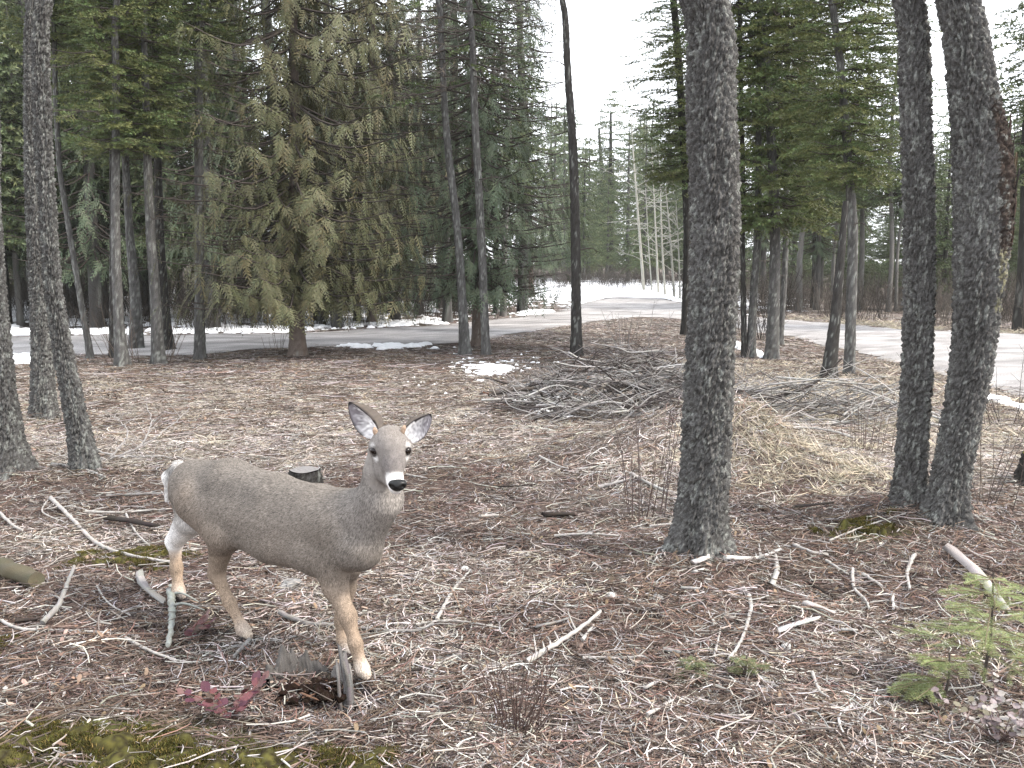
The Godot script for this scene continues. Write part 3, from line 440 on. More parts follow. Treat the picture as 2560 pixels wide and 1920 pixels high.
# share of needles (reddish), straw, moss in the ground at a place
func cover(x: float, z: float) -> Vector3:
	var n := n_tone.get_noise_2d(x, z)
	var needles := clampf(.9 + n * 1.1 - smoothstep(-7.0, -9.5, z) * .85 + smoothstep(-13.5, -16.0, z) * .75 - smoothstep(1.0, 3.0, x) * smoothstep(-6.5, -9.0, z) * .5, 0.0, 1.0)
	var moss := bump(x, z, -1.5, -3.2, .85, .42, 1.1) + bump(x, z, 2.2, -6.0, .35, .2, .8) + bump(x, z, -3.0, -4.6, .35, .2, .8) + bump(x, z, -.75, -3.1, .3, .2, .5)
	moss = clampf(moss * 2.2 + n_mid.get_noise_2d(x * 2.0 + 9.0, z * 2.0) * .9 - .7, 0.0, 1.0)
	return Vector3(needles, 1.0 - needles, moss)

func land_color(x: float, z: float) -> Color:
	var c := cover(x, z)
	var f := n_fine.get_noise_2d(x * 1.7 + 31.0, z * 1.7)
	var m := n_mid.get_noise_2d(x * .8 + 5.0, z * .8)
	var col: Color = tone.straw.lerp(tone.needle, c.x)
	col = col.lerp(tone.soil, clampf((m - .12) * 2.6, 0.0, .8))
	col = col.lerp(tone.soil, clampf(bump(x, z, 1.75, -6.25, .45, .16, 1.3) + bump(x, z, -.66, -3.72, .2, .16, 1.3) + bump(x, z, .3, -7.9, .9, .35, .45), 0.0, .9))
	col = col.lerp(tone.moss, c.z)
	col = col * (1.0 + f * .5)
	col.a = 1.0
	return col

func build_land() -> void:
	var radii := PackedFloat32Array()
	var r := .35
	while r < 420.0:
		radii.append(r)
		r *= 1.0115 if r < 30.0 else 1.04
	var angles := PackedFloat32Array()
	var a := -180.0
	while a < 180.0 - .01:
		angles.append(deg_to_rad(a))
		a += .24 if absf(a + .1) < 34.0 else 6.0
	var v := PackedVector3Array()
	var c := PackedColorArray()
	var ix := PackedInt32Array()
	var na := angles.size()
	for i in radii.size():
		for k in na:
			var x := sin(angles[k]) * radii[i]
			var z := -cos(angles[k]) * radii[i]
			v.append(Vector3(x, land(x, z), z))
			c.append(land_color(x, z))
	for i in radii.size() - 1:
		for k in na:
			var p := i * na + k
			var q := i * na + (k + 1) % na
			ix.append_array([p, p + na, q, q, p + na, q + na])
	setting("ground", "forest floor of brown needles, straw and twigs", smooth(v, c, ix), mat.ground)

func smooth(v: PackedVector3Array, c: PackedColorArray, ix: PackedInt32Array) -> ArrayMesh:
	# normals summed over the faces round each vertex
	var n := PackedVector3Array()
	n.resize(v.size())
	for t in range(0, ix.size(), 3):
		var i := ix[t]
		var j := ix[t + 1]
		var k := ix[t + 2]
		var f := (v[k] - v[i]).cross(v[j] - v[i])
		n[i] += f
		n[j] += f
		n[k] += f
	for i in n.size():
		n[i] = n[i].normalized()
	var arr := []
	arr.resize(Mesh.ARRAY_MAX)
	arr[Mesh.ARRAY_VERTEX] = v
	arr[Mesh.ARRAY_NORMAL] = n
	arr[Mesh.ARRAY_COLOR] = c
	arr[Mesh.ARRAY_INDEX] = ix
	var m := ArrayMesh.new()
	m.add_surface_from_arrays(Mesh.PRIMITIVE_TRIANGLES, arr)
	return m

# a sheet lying on the land wherever f > 0, its edge cut along f = 0
func sheet(f: Callable, x0: float, x1: float, z0: float, z1: float, sx: float, sz: float, off: float, thick: float, rough: float, col: Callable) -> ArrayMesh:
	var nx := int((x1 - x0) / sx) + 2
	var nz := int((z1 - z0) / sz) + 2
	var val := PackedFloat32Array()
	for k in nz:
		for i in nx:
			val.append(f.call(x0 + i * sx, z0 + k * sz))
	var v := PackedVector3Array()
	var c := PackedColorArray()
	var ix := PackedInt32Array()
	var known := {}
	for k in nz - 1:
		for i in nx - 1:
			var a := k * nx + i
			for tri in [[a, a + nx, a + 1], [a + 1, a + nx, a + nx + 1]]:
				if val[tri[0]] <= 0.0 and val[tri[1]] <= 0.0 and val[tri[2]] <= 0.0: continue
				var loop := PackedInt32Array()
				for e in 3:
					var p: int = tri[e]
					var q: int = tri[(e + 1) % 3]
					if val[p] > 0.0: loop.append(sheet_point(known, v, c, p, p, 0.0, val[p], nx, x0, z0, sx, sz, off, thick, rough, col))
					if (val[p] > 0.0) != (val[q] > 0.0):
						var lo := mini(p, q)
						var hi := maxi(p, q)
						loop.append(sheet_point(known, v, c, lo, hi, val[lo] / (val[lo] - val[hi]), 0.0, nx, x0, z0, sx, sz, off, thick, rough, col))
				for e in range(1, loop.size() - 1):
					ix.append_array([loop[0], loop[e + 1], loop[e]])
	return smooth(v, c, ix) if ix.size() else null

func sheet_point(known: Dictionary, v: PackedVector3Array, c: PackedColorArray, p: int, q: int, t: float, val: float, nx: int, x0: float, z0: float, sx: float, sz: float, off: float, thick: float, rough: float, col: Callable) -> int:
	var key := p * 4 + (0 if p == q else 1 if q == p + 1 else 2 if q == p + nx else 3)
	if known.has(key): return known[key]
	var x := x0 + sx * lerpf(p % nx, q % nx, t)
	var z := z0 + sz * lerpf(p / nx, q / nx, t)
	v.append(Vector3(x, land(x, z) + off + thick * smoothstep(0.0, .4, val) * (1.0 + rough * n_fine.get_noise_2d(x * .6, z * .6)), z))
	c.append(col.call(x, z))
	known[key] = v.size() - 1
	return v.size() - 1

func build_road() -> void:
	var f := func(x: float, z: float) -> float:
		var p := Vector2(x, z)
		var d := 1e9
		var n := road_outline.size()
		for i in n:
			d = minf(d, p.distance_squared_to(Geometry2D.get_closest_point_to_segment(p, road_outline[i], road_outline[(i + 1) % n])))
		d = sqrt(d)
		return (d if Geometry2D.is_point_in_polygon(p, road_outline) else -d) + n_mid.get_noise_2d(x * .5, z * .5) * .35 + n_fine.get_noise_2d(x * .5, z * .5) * .2
	var col := func(x: float, z: float) -> Color:
		var k := n_mid.get_noise_2d(x * .35, z * .9) * .35 + n_fine.get_noise_2d(x * .6, z * .6) * .5 + n_low.get_noise_2d(x * 2.0, z * 5.0) * .3
		var c: Color = tone.road.lerp(tone.needle, clampf(n_low.get_noise_2d(x * 3.0, z * 3.0) * .7 - .15, 0.0, .2)) * (1.0 + k)
		c.a = 1.0
		return c
	setting("dirt_road", "pale grey dirt road bending through the forest", sheet(f, -22.0, 17.0, -52.0, -5.0, .28, .22, .012, .02, .4, col), mat.road)

func build_moss() -> void:
	rng.seed = 91
	var spots := []
	var st := begin()
	for i in 22:
		var p := Vector3(ri(-.025, .025), 0, ri(-.025, .025))
		var d := Vector3(ri(-.7, .7), ri(.5, 1.0), ri(-.7, .7)) * ri(.008, .02)
		blade(st, p, p + d, d.cross(Vector3(ri(-1, 1), 0, ri(-1, 1))).normalized() * .0016, jitter([Color(.075, .078, .022), Color(.055, .052, .02), Color(.11, .085, .03)][i % 3], .3))
	var tuft := st.commit()
	for e in [["moss cushions on the dark soil in the lower left corner", Vector2(-1.45, -3.2), Vector2(.5, .17), .04], ["moss at the left foot of the twin trunks", Vector2(2.2, -6.1), Vector2(.22, .1), .04], ["small moss patch by the mossy log", Vector2(-2.55, -4.2), Vector2(.3, .14), .03], ["moss below the rotten stump", Vector2(-.72, -3.25), Vector2(.35, .14), .03], ["moss patch on the left litter behind the pale branches", Vector2(-2.25, -5.6), Vector2(.35, .16), .03]]:
		var c: Vector2 = e[1]
		var r: Vector2 = e[2]
		var f := func(x: float, z: float) -> float:
			var u := (x - c.x) / r.x
			var w := (z - c.y) / r.y
			return .75 - sqrt(u * u + w * w) + 1.5 * n_mid.get_noise_2d(x * 2.2 + 4.0, z * 2.6) + .9 * n_fine.get_noise_2d(x * 1.2, z * 1.2)
		var col := func(x: float, z: float) -> Color:
			var k := n_fine.get_noise_2d(x * 4.0, z * 4.0)
			return Color(.022, .019, .011).lerp(Color(.075, .07, .022), clampf(.45 + k * 1.4, 0, 1))
		setting("moss", e[0], sheet(f, c.x - r.x * 1.6, c.x + r.x * 1.6, c.y - r.y * 1.6, c.y + r.y * 1.6, .012, .012, .010, e[3] * .5, 2.2, col), mat.litter)
		for i in int(22000.0 * r.x * r.y / .25):
			var x := c.x + ri(-1.5, 1.5) * r.x
			var z := c.y + ri(-1.5, 1.5) * r.y
			var v: float = f.call(x, z)
			if v < .04 or n_mid.get_noise_2d(x * 3.0, z * 3.0 + 5.0) < -.12: continue
			var k := ri(.55, 1.35)
			spots.append([spot(x, z, ri(.6, 1.3), .006 + e[3] * .5 * smoothstep(0.0, .4, v)), Color(k, k * ri(.9, 1.05), k)])
	scatter("moss", "short green and brown moss stems on the cushions", tuft, mat.litter, spots)

func build_snow() -> void:
	var col := func(_x: float, _z: float) -> Color: return tone.snow
	for s in snows:
		var c: Vector2 = s.c
		var r: Vector2 = s.r
		var g: float = s.g
		var b: float = s.s
		var f := func(x: float, z: float) -> float:
			if on_road(x, z): return -1.0
			var u := (x - c.x) / r.x
			var w := (z - c.y) / r.y
			if g > 1.5: return 1.0 + b - sqrt(u * u + w * w) + g * (n_mid.get_noise_2d(x * .6, z * 1.1) * .6 + n_fine.get_noise_2d(x * .5, z * 1.6) * 1.1)
			return 1.0 + b - sqrt(u * u + w * w) + g * (n_mid.get_noise_2d(x * .75 + c.x * 3.0, z * .9) * 1.0 + n_fine.get_noise_2d(x * .35, z * .5 + c.y) * .8)
		var k := 1.7
		var st := clampf(r.x / 70.0, .04, .3)
		var mesh := sheet(f, c.x - r.x * k, c.x + r.x * k, c.y - r.y * k, c.y + r.y * k, st, minf(st, r.y / 14.0), .02 if c.y < -20.0 else .006, .06 if c.y < -16.0 else .03, .5, col)
		if mesh: setting("snow", s.l, mesh, mat.snow)

# ------------------------------------------------------------------ wood: tubes, sticks, trunks
func curve(pts: Array, step: float) -> PackedVector3Array:
	var c := Curve3D.new()
	c.bake_interval = step
	for i in pts.size():
		var a: Vector3 = pts[maxi(i - 1, 0)]
		var b: Vector3 = pts[mini(i + 1, pts.size() - 1)]
		var t := (b - a) / 6.0
		c.add_point(pts[i], -t, t)
	return c.get_baked_points()

func tube(st: SurfaceTool, p: PackedVector3Array, r0: float, r1: float, sides: int, c: Color, knobbly := .0, patchy := .0) -> void:
	var n := p.size()
	var rings := []
	var side := Vector3.ZERO
	for i in n:
		var d := (p[mini(i + 1, n - 1)] - p[maxi(i - 1, 0)]).normalized()
		if side == Vector3.ZERO: side = d.cross(Vector3.UP if absf(d.y) < .9 else Vector3.RIGHT).normalized()
		side = (side - d * side.dot(d)).normalized()
		var w := d.cross(side)
		var t := float(i) / maxf(n - 1, 1)
		var rad := lerpf(r0, r1, t) * (1.0 + ri(-knobbly, knobbly))
		var ring := []
		for k in sides:
			var a := TAU * k / sides
			var o := side * cos(a) + w * sin(a)
			ring.append([p[i] + o * rad * (1.0 + ri(-knobbly, knobbly)), o, jitter(c, patchy)])
		rings.append(ring)
	for i in n - 1:
		for k in sides:
			var q := (k + 1) % sides
			for e in [rings[i][k], rings[i + 1][k], rings[i][q], rings[i][q], rings[i + 1][k], rings[i + 1][q]]:
				st.set_normal(e[1])
				st.set_color(e[2])
				st.add_vertex(e[0])
	for end in [0, n - 1]:
		var ring: Array = rings[end]
		var d := (p[n - 1] - p[n - 2]).normalized() if end else (p[0] - p[1]).normalized()
		for k in range(1, sides - 1):
			for q in ([0, k + 1, k] if end else [0, k, k + 1]):
				st.set_normal(d)
				st.set_color(ring[q][2])
				st.add_vertex(ring[q][0])

func begin() -> SurfaceTool:
	var st := SurfaceTool.new()
	st.begin(Mesh.PRIMITIVE_TRIANGLES)
	return st

func wood_tone(k: String) -> Color:
	return {"pale": Color(.46, .43, .40), "grey": Color(.29, .275, .26), "white": Color(.64, .61, .58), "dark": Color(.055, .045, .04), "lichen": Color(.33, .34, .31), "mossy": Color(.13, .115, .08)}[k]

func build_sticks() -> void:
	rng.seed = 41
	for s in sticks:
		var r: float = s[4] * (1.5 if s[0] == "wood_chunk" else 1.25)
		var flat := 1.0
		var pts := []
		var n: int = s[3].size()
		var mid := Vector3.ZERO
		for v in s[3]:
			mid += on_land(v) / n
		for i in n:
			var t := float(i) / (n - 1)
			pts.append(on_land(s[3][i], r * .8 + s[5] * t + .02) - mid)
		var c := wood_tone(s[1])
		var st := begin()
		var o := thing(s[0], s[2], {"fallen_branch": "branch", "stick": "stick", "twig": "twig", "wood_chunk": "wood piece", "mossy_log": "log", "weathered_plank": "plank"}[s[0]], mid, "sticks and wood lying on the forest floor")
		if s[0] == "wood_chunk" or s[0] == "weathered_plank":
			st = splinter(pts[0], pts[n - 1], r, c)
			part("wood", st.commit(), mat.wood, o)
			continue
		var line := curve(pts, maxf(r * 2.2, .02))
		for i in line.size():
			line[i] += Vector3(ri(-1, 1), ri(-.4, .6), ri(-1, 1)) * r * .22
		tube(st, line, r, r * (.55 if s[0] != "mossy_log" else .9), 8, c, .1, .22)
		part("stem", st.commit(), mat.wood, o)
		if s[0] == "fallen_branch" or s[0] == "stick" or s[0] == "twig":
			for k in (5 if s[0] == "fallen_branch" else 2):
				var i := rng.randi_range(1, line.size() - 2)
				var d := (line[i + 1] - line[i - 1]).normalized()
				var sd := d.cross(Vector3.UP).normalized() * (1 if rng.randf() < .5 else -1)
				var l := ri(2.5, 9.0) * r + .03
				var tw := begin()
				tube(tw, curve([line[i], line[i] + (d * .7 + sd * .6 + Vector3.UP * ri(.0, .3)) * l * .5, line[i] + (d * .9 + sd * .8 + Vector3.UP * ri(-.1, .3)) * l], .02), r * .4, r * .15, 5, c, .1, .2)
				part("side_twig", tw.commit(), mat.wood, o.get_child(0))

# a split, angular piece of wood between two points
func splinter(a: Vector3, b: Vector3, r: float, c: Color) -> SurfaceTool:
	var st := begin()
	var d := b - a
	var side := (d.cross(Vector3.UP) + Vector3(.001, 0, .0005)).normalized()
	var n := 6
	var sides := 5
	var rings := []
	var corner := []
	var tip := [[], []]
	for k in sides:
		corner.append(Vector2(TAU * (k + ri(-.3, .3)) / sides, ri(.75, 1.2)))
		tip[0].append(ri(-.16, .06))
		tip[1].append(ri(-.06, .2))
	var bend := ri(-.06, .06)
	for i in n:
		var t := float(i) / (n - 1)
		var w := r * (1.0 - .3 * t) * ri(.88, 1.1)
		var ring := []
		for k in sides:
			var along: float = t + (tip[0][k] if i == 0 else tip[1][k] if i == n - 1 else 0.0)
			var q: Vector2 = corner[k]
			ring.append(a + d * along + side * (cos(q.x) * w * q.y + bend * d.length() * sin(PI * t)) + d.cross(side).normalized() * (sin(q.x) * w * .6 * q.y))
		rings.append(ring)
	for i in n - 1:
		for k in sides:
			var q := (k + 1) % sides
			var cc := jitter(c, .2)
			for e in [rings[i][k], rings[i + 1][k], rings[i][q], rings[i][q], rings[i + 1][k], rings[i + 1][q]]:
				st.set_color(cc)
				st.add_vertex(e)
	for end in [0, n - 1]:
		for k in range(1, sides - 1):
			for q in ([0, k + 1, k] if end else [0, k, k + 1]):
				st.set_color(jitter(c, .15))
				st.add_vertex(rings[end][q])
	st.generate_normals()
	return st

# path: Vector3(sideways, height, radius) from the foot up
func trunk(path: Array, sides: int, step: float, rough: float, plate: float, a: Color, b: Color, lichen: Color, lich: float, flare: float, s: float, swell := 0.0) -> ArrayMesh:
	var v := PackedVector3Array()
	var c := PackedColorArray()
	var ix := PackedInt32Array()
	var pts := []
	for p in path: pts.append(p)
	var top: float = path[path.size() - 1].y
	var y := -.06
	var rows := 0
	var ph := s * 1.7
	while y < top:
		var i := 0
		while i < path.size() - 2 and path[i + 1].y < y: i += 1
		var p: Vector3 = path[i]
		var q: Vector3 = path[i + 1]
		var t := clampf((y - p.y) / maxf(q.y - p.y, .01), -.2, 1.0)
		var before: Vector3 = path[maxi(i - 1, 0)]
		var after: Vector3 = path[mini(i + 2, path.size() - 1)]
		var x := lerpf(p.x, q.x, t)
		if path.size() > 2 and t > 0.0: x = cubic_interpolate(p.x, q.x, before.x, after.x, t)
		var rad := lerpf(p.z, q.z, t)
		for k in sides:
			var an := TAU * k / sides
			var dir := Vector3(cos(an), 0, sin(an))
			var fl := 1.0 + flare * exp(-maxf(y, 0) / .16) * (.55 + .45 * cos(an * 4.0 + ph) + .25 * cos(an * 7.0 + ph * 2.0))
			var px := dir.x * rad / plate
			var pz := dir.z * rad / plate
			var py := y / plate * .42
			var wv := n_fine.get_noise_3d(px * .05 + s, py * .05, pz * .05)
			var cell := n_plate.get_noise_3d(px + wv * .6 + s * 9.0, py + wv * .8, pz)
			var f := n_fine.get_noise_3d(px * .22, py * .3 + s, pz * .22)
			var big := n_low.get_noise_3d(dir.x * 4.0 + s * 5.0, y * 2.0, dir.z * 4.0)
			var plated := smoothstep(.04, .42, cell + 1.0) * .75 + smoothstep(.02, .3, n_plate.get_noise_3d(px * .42 + wv, py * .3 + s * 3.0 + wv, pz * .42) + 1.0) * .7 - .35
			var rr := rad * fl * (1.0 + big * .06) + rough * (plated - .75 + f * .5)
			if swell > 0.0:
				rr += swell * exp(-pow((y - 2.2) / .45, 2.0)) * maxf(0.0, dir.dot(Vector3(.93, 0, .35)) - .3)
			v.append(Vector3(x, y, 0) + dir * rr)
			var own := n_flake.get_noise_3d(px + wv * .6 + s * 9.0, py + wv * .8, pz)
			var m := clampf(.45 + own * .27 + f * .65 + n_mid.get_noise_3d(dir.x * .6 + s, y * .8, dir.z * .6) * .5, 0.0, 1.0)
			var col := a.lerp(b, m)
			if own > .95 - lich * .5 - n_mid.get_noise_3d(dir.x + s, y * 1.5, dir.z) * .35: col = col.lerp(lichen, .5)
			if swell > 0.0:
				var side := dir.dot(Vector3(.93, 0, .35)) + f * .15
				if side > .62 and y > 1.72 + f * .2 and y < 2.6 + f * .2: col = Color(.068, .052, .044).lerp(Color(.05, .042, .038), clampf(m, 0, 1))
				elif side > .7 and y > 1.35 and y < 1.8 and own > .1: col = col.lerp(Color(.30, .28, .16), .6)
			var lv := n_mid.get_noise_3d(px * .16 + 40.0, y / plate * .10, pz * .16 + s) + n_fine.get_noise_3d(px * .3, y / plate * .22 + 7.0, pz * .3) * .75
			if lv > .72 - lich: col = col.lerp(lichen, clampf((lv - .72 + lich) * 5.0, 0.0, .8))
			c.append(col)
		rows += 1
		y += step if y < 4.3 or step > .03 else step * 10.0
	for i in rows - 1:
		for k in sides:
			var p := i * sides + k
			var q := i * sides + (k + 1) % sides
			ix.append_array([p, q, p + sides, q, q + sides, p + sides])
	return smooth(v, c, ix)

func path_x(path: Array, y: float) -> Vector2:
	for i in path.size() - 1:
		if y <= path[i + 1].y:
			var t: float = (y - path[i].y) / maxf(path[i + 1].y - path[i].y, .01)
			return Vector2(lerpf(path[i].x, path[i + 1].x, t), lerpf(path[i].z, path[i + 1].z, t))
	return Vector2(path[path.size() - 1].x, path[path.size() - 1].z)

func dead_limb(l: float, r: float) -> ArrayMesh:
	var st := begin()
	var p := curve([Vector3.ZERO, Vector3(l * .5, ri(-.1, .12) * l, ri(-.1, .1) * l), Vector3(l, ri(-.3, .05) * l, ri(-.2, .2) * l)], .07)
	tube(st, p, r, r * .3, 5, tone.dead, .1, .2)
	for k in int(l * 9.0):
		var i := rng.randi_range(1, p.size() - 1)
		var d := Vector3(ri(.3, 1), ri(-.6, .3), ri(-1, 1)).normalized() * ri(.12, .4) * l
		tube(st, PackedVector3Array([p[i], p[i] + d * .5 + Vector3(0, .01, 0), p[i] + d]), r * .45, r * .2, 3, tone.dead, .1, .2)
	return st.commit()

func build_trees() -> void:
	rng.seed = 5
	var k := 0
	var limbs := []
	for i in 7: limbs.append(dead_limb(ri(.35, 1.3), ri(.007, .014)))
	var cat := {"near_trunk": "tree", "pole_tree": "tree", "cedar_tree": "cedar"}
	for t in trees:
		k += 1
		var base: Vector3 = t.b
		base.y = land(base.x, base.z) - (.04 if t.k == "near_trunk" else 0.0)
		var called: String = {"near_trunk": "conifer_tree", "pole_tree": "pole_tree", "cedar_tree": "cedar_tree"}[t.k]
		var o := thing(called, t.l, cat[t.k], base, {"near_trunk": "large trunks on the clearing", "pole_tree": "slim poles round the clearing", "cedar_tree": "cedars by the road"}[t.k])
		var dark: bool = t.l.contains("dark")
		var mesh: ArrayMesh
		if t.k == "near_trunk":
			var w: float = t.p[2].z
			mesh = trunk(t.p, 165 if w > .1 else 115, .0105, .021, .017, tone.bark_a, tone.bark_b, tone.lichen, .26 if k > 3 else .34, .42, k, .08 if t.l.contains("swollen") else 0.0)
		elif t.k == "pole_tree":
			mesh = trunk(t.p, 30, .045, .008, .03, tone.bark_dark if dark else tone.bark_a, tone.bark_a if dark else tone.bark_b, tone.lichen, .12 if dark else .3, .45, k)
		else:
			mesh = trunk(t.p, 30, .045, .006, .022, tone.cedar_a, tone.cedar_b, tone.lichen, .0, .4, k)
		part("trunk", mesh, mat.bark, o)
		if t.c != "":
			var cr := part("crown", crowns[t.c], null, o)
			var at := path_x(t.p, t.cb)
			cr.position = Vector3(at.x, t.cb, 0)
			cr.scale = Vector3.ONE * t.cs
			cr.rotation.y = k * 1.3
		for i in t.d:
			var y: float = ri(1.2, 5.5) if t.k != "near_trunk" else ri(2.2, 3.6)
			var at := path_x(t.p, y)
			var lb := part("dead_branch", limbs[rng.randi_range(0, 6)], mat.wood, o)
			var an := ri(0, TAU)
			lb.rotation.y = an
			lb.position = Vector3(at.x + cos(an) * at.y * .8, y, -sin(an) * at.y * .8)
			if t.k == "near_trunk": lb.scale = Vector3.ONE * .35
		if t.l.contains("swollen"):
			# the hollow side of the swollen stem: torn brown wood and yellow lichen
			var host := o.get_child(0)
			for i in 16:
				var y := ri(1.7, 2.4)
				var at := path_x(t.p, y)
				var an := ri(-.75, .05)
				var bulge := -.004 + .08 * exp(-pow((y - 2.2) / .45, 2.0)) * maxf(0.0, cos(an + .36) - .3)
				var rr: float = at.y + bulge
				var p := Vector3(at.x + cos(an) * rr, y, -sin(an) * rr)
				var l := ri(.05, .16)
				part("torn_wood", splinter(p, p + Vector3(ri(.0, .012), l, ri(.0, .012)), ri(.007, .014), [Color(.075, .052, .042), Color(.055, .044, .04), Color(.12, .095, .065), Color(.045, .04, .038)][i % 4]).commit(), mat.wood, host)

func build_far_trunks() -> void:
	rng.seed = 8
	var k := 0
	for t in far_trunks:
		k += 1
		var b := on_land(t[1])
		var o := thing("pole_tree", t[4], "tree", b, "far trunks behind the road")
		var path := [Vector3(0, 0, t[2] * 1.15), Vector3(ri(-.05, .05), 2.0, t[2] * .95), Vector3(ri(-.2, .2), t[3] * .6, t[2] * .75), Vector3(ri(-.3, .3), t[3], t[2] * .4)]
		part("trunk", trunk(path, 14, .16, .008, .05, tone.bark_dark if t[0] == "d" else tone.bark_b, tone.bark_a if t[0] == "d" else tone.bark_c, tone.lichen, .1, .35, k), mat.bark, o)
		var cr := part("crown", crowns[["back_a", "back_b", "back_c"][k % 3]], null, o)
		cr.position.y = t[3] * .42
		cr.scale = Vector3(.8, .75, .8) * t[3] / 9.0
		cr.rotation.y = k * 2.1
	rng.seed = 9
	for a in aspens:
		var o := thing("aspen_tree", a[0], "tree", on_land(Vector2(a[1].x, a[1].z)), "bare pale aspens at the road bend")
		var pts := []
		for p in a[2]: pts.append(p)
		var st := begin()
		var line := curve(pts, .3)
		tube(st, line, a[3], a[3] * .3, 8, tone.aspen, .06, .15)
		part("trunk", st.commit(), mat.wood, o)
		for i in 13:
			var br := begin()
			var q := line[rng.randi_range(line.size() / 4, line.size() - 1)]
			var an := ri(0, TAU)
			var l := ri(.5, 2.8)
			var d := Vector3(cos(an), ri(-.15, .7), sin(an)) * l
			var m := q + d * .5 + Vector3(0, ri(-.1, .2), 0)
			tube(br, PackedVector3Array([q, m, q + d]), .018, .006, 4, tone.aspen, 0, .1)
			for e in 4:
				var s := m.lerp(q + d, rng.randf())
				tube(br, PackedVector3Array([s, s + Vector3(ri(-1, 1), ri(-.1, .8), ri(-1, 1)) * .3 * l]), .008, .004, 3, tone.aspen, 0, .1)
			part("limb", br.commit(), mat.wood, o)

# ------------------------------------------------------------------ foliage
func blade(st: SurfaceTool, a: Vector3, b: Vector3, w: Vector3, c: Color) -> void:
	var n := (b - a).cross(w).normalized()
	st.set_normal(n)
	st.set_color(c)
	var m := a.lerp(b, .45)
	for p in [a, m + w, b, a, b, m - w]: st.add_vertex(p)

func needle(st: SurfaceTool, a: Vector3, b: Vector3, w: Vector3, c: Color) -> void:
	var n := (b - a).cross(w).normalized()
	st.set_normal(n)
	st.set_color(c)
	for p in [a + w, b, a - w]: st.add_vertex(p)

# a fir shoot along +x with side shoots bristling with needles
func fir_spray(length: float, pairs: int, each: int, nl: float, nw: float, c: Color, wood: Color) -> ArrayMesh:
	var st := begin()
	var droop := ri(.0, .25)
	blade(st, Vector3.ZERO, Vector3(length, -droop * length * .3, 0), Vector3(0, 0, .006), wood)
	for i in pairs * 2 + 1:
		var t := (i + 1.0) / (pairs * 2 + 1)
		var a := Vector3(length * t * .96, -droop * length * .3 * t * t, 0)
		var sg := -1.0 if i % 2 else 1.0
		var l := length * (.52 - .34 * t) * ri(.75, 1.2)
		var d := Vector3(ri(.55, .9), ri(-.3, .22), sg * ri(.6, .95)).normalized()
		if i == pairs * 2:
			d = Vector3(1, ri(-.2, .2), 0).normalized()
			l = length * .25
		var e := a + d * l
		var cc := jitter(c, .25)
		for k in each:
			var s := (k + .4) / each
			var p := a.lerp(e, s)
			for w in 3:
				var o := Vector3(ri(-1, 1), ri(-.7, 1), ri(-1, 1)).normalized()
				o = (o - d * o.dot(d)).normalized()
				var tip := p + (o * .75 + d * .75) * nl * ri(.7, 1.2)
				needle(st, p, tip, d.cross(o) * nw, jitter(cc, .15))
		blade(st, a, e, d.cross(Vector3.UP).normalized() * .006, cc.lerp(wood, .5))
	return st.commit()

# a flat drooping cedar fan along +x
func cedar_spray(length: float, pairs: int, w: float, c: Color) -> ArrayMesh:
	var st := begin()
	var sag := ri(.1, .35)
	for i in pairs * 2:
		var t := (i + .6) / (pairs * 2)
		var a := Vector3(length * t, -sag * length * t * t, 0)
		var sg := -1.0 if i % 2 else 1.0
		var l := length * (.36 - .25 * t) * ri(.75, 1.25)
		var d := Vector3(.78, -sag * t - ri(.0, .25), sg * .7).normalized()
		var e := a + d * l
		var cc := jitter(c, .25)
		var sw := d.cross(Vector3.UP).normalized() * w
		blade(st, a, e, sw, cc)
		for k in 2:
			var s := (k + .7) / 2.6
			var p := a.lerp(e, s)
			var q := (1.0 if k % 2 else -1.0)
			var dd := (d + sw.normalized() * q * .9 + Vector3(0, ri(-.35, .05), 0)).normalized()
			blade(st, p, p + dd * l * .34 * (1.1 - s * .5), dd.cross(Vector3.UP).normalized() * w * .75, jitter(cc, .12))
	blade(st, Vector3.ZERO, Vector3(length * 1.05, -sag * length, 0), Vector3(0, 0, w), c)
	return st.commit()

func dead_spray(length: float, c: Color) -> ArrayMesh:
	var st := begin()
	tube(st, PackedVector3Array([Vector3.ZERO, Vector3(length * .5, -.02, 0), Vector3(length, -.1 * length, 0)]), .006, .003, 3, c)
	for i in 9:
		var a := Vector3(length * ri(.1, .9), -.02, 0)
		var d := Vector3(ri(.2, .8), ri(-.5, .3), ri(-1, 1)).normalized() * length * ri(.2, .5)
		tube(st, PackedVector3Array([a, a + d * .5 + Vector3(0, .01, 0), a + d]), .004, .002, 3, jitter(c, .2))
	return st.commit()

func facing(at: Vector3, x: Vector3, up: Vector3, s: float) -> Transform3D:
	x = x.normalized()
	var z := x.cross(up).normalized()
	return Transform3D(Basis(x * s, z.cross(x) * s, z * s), at)

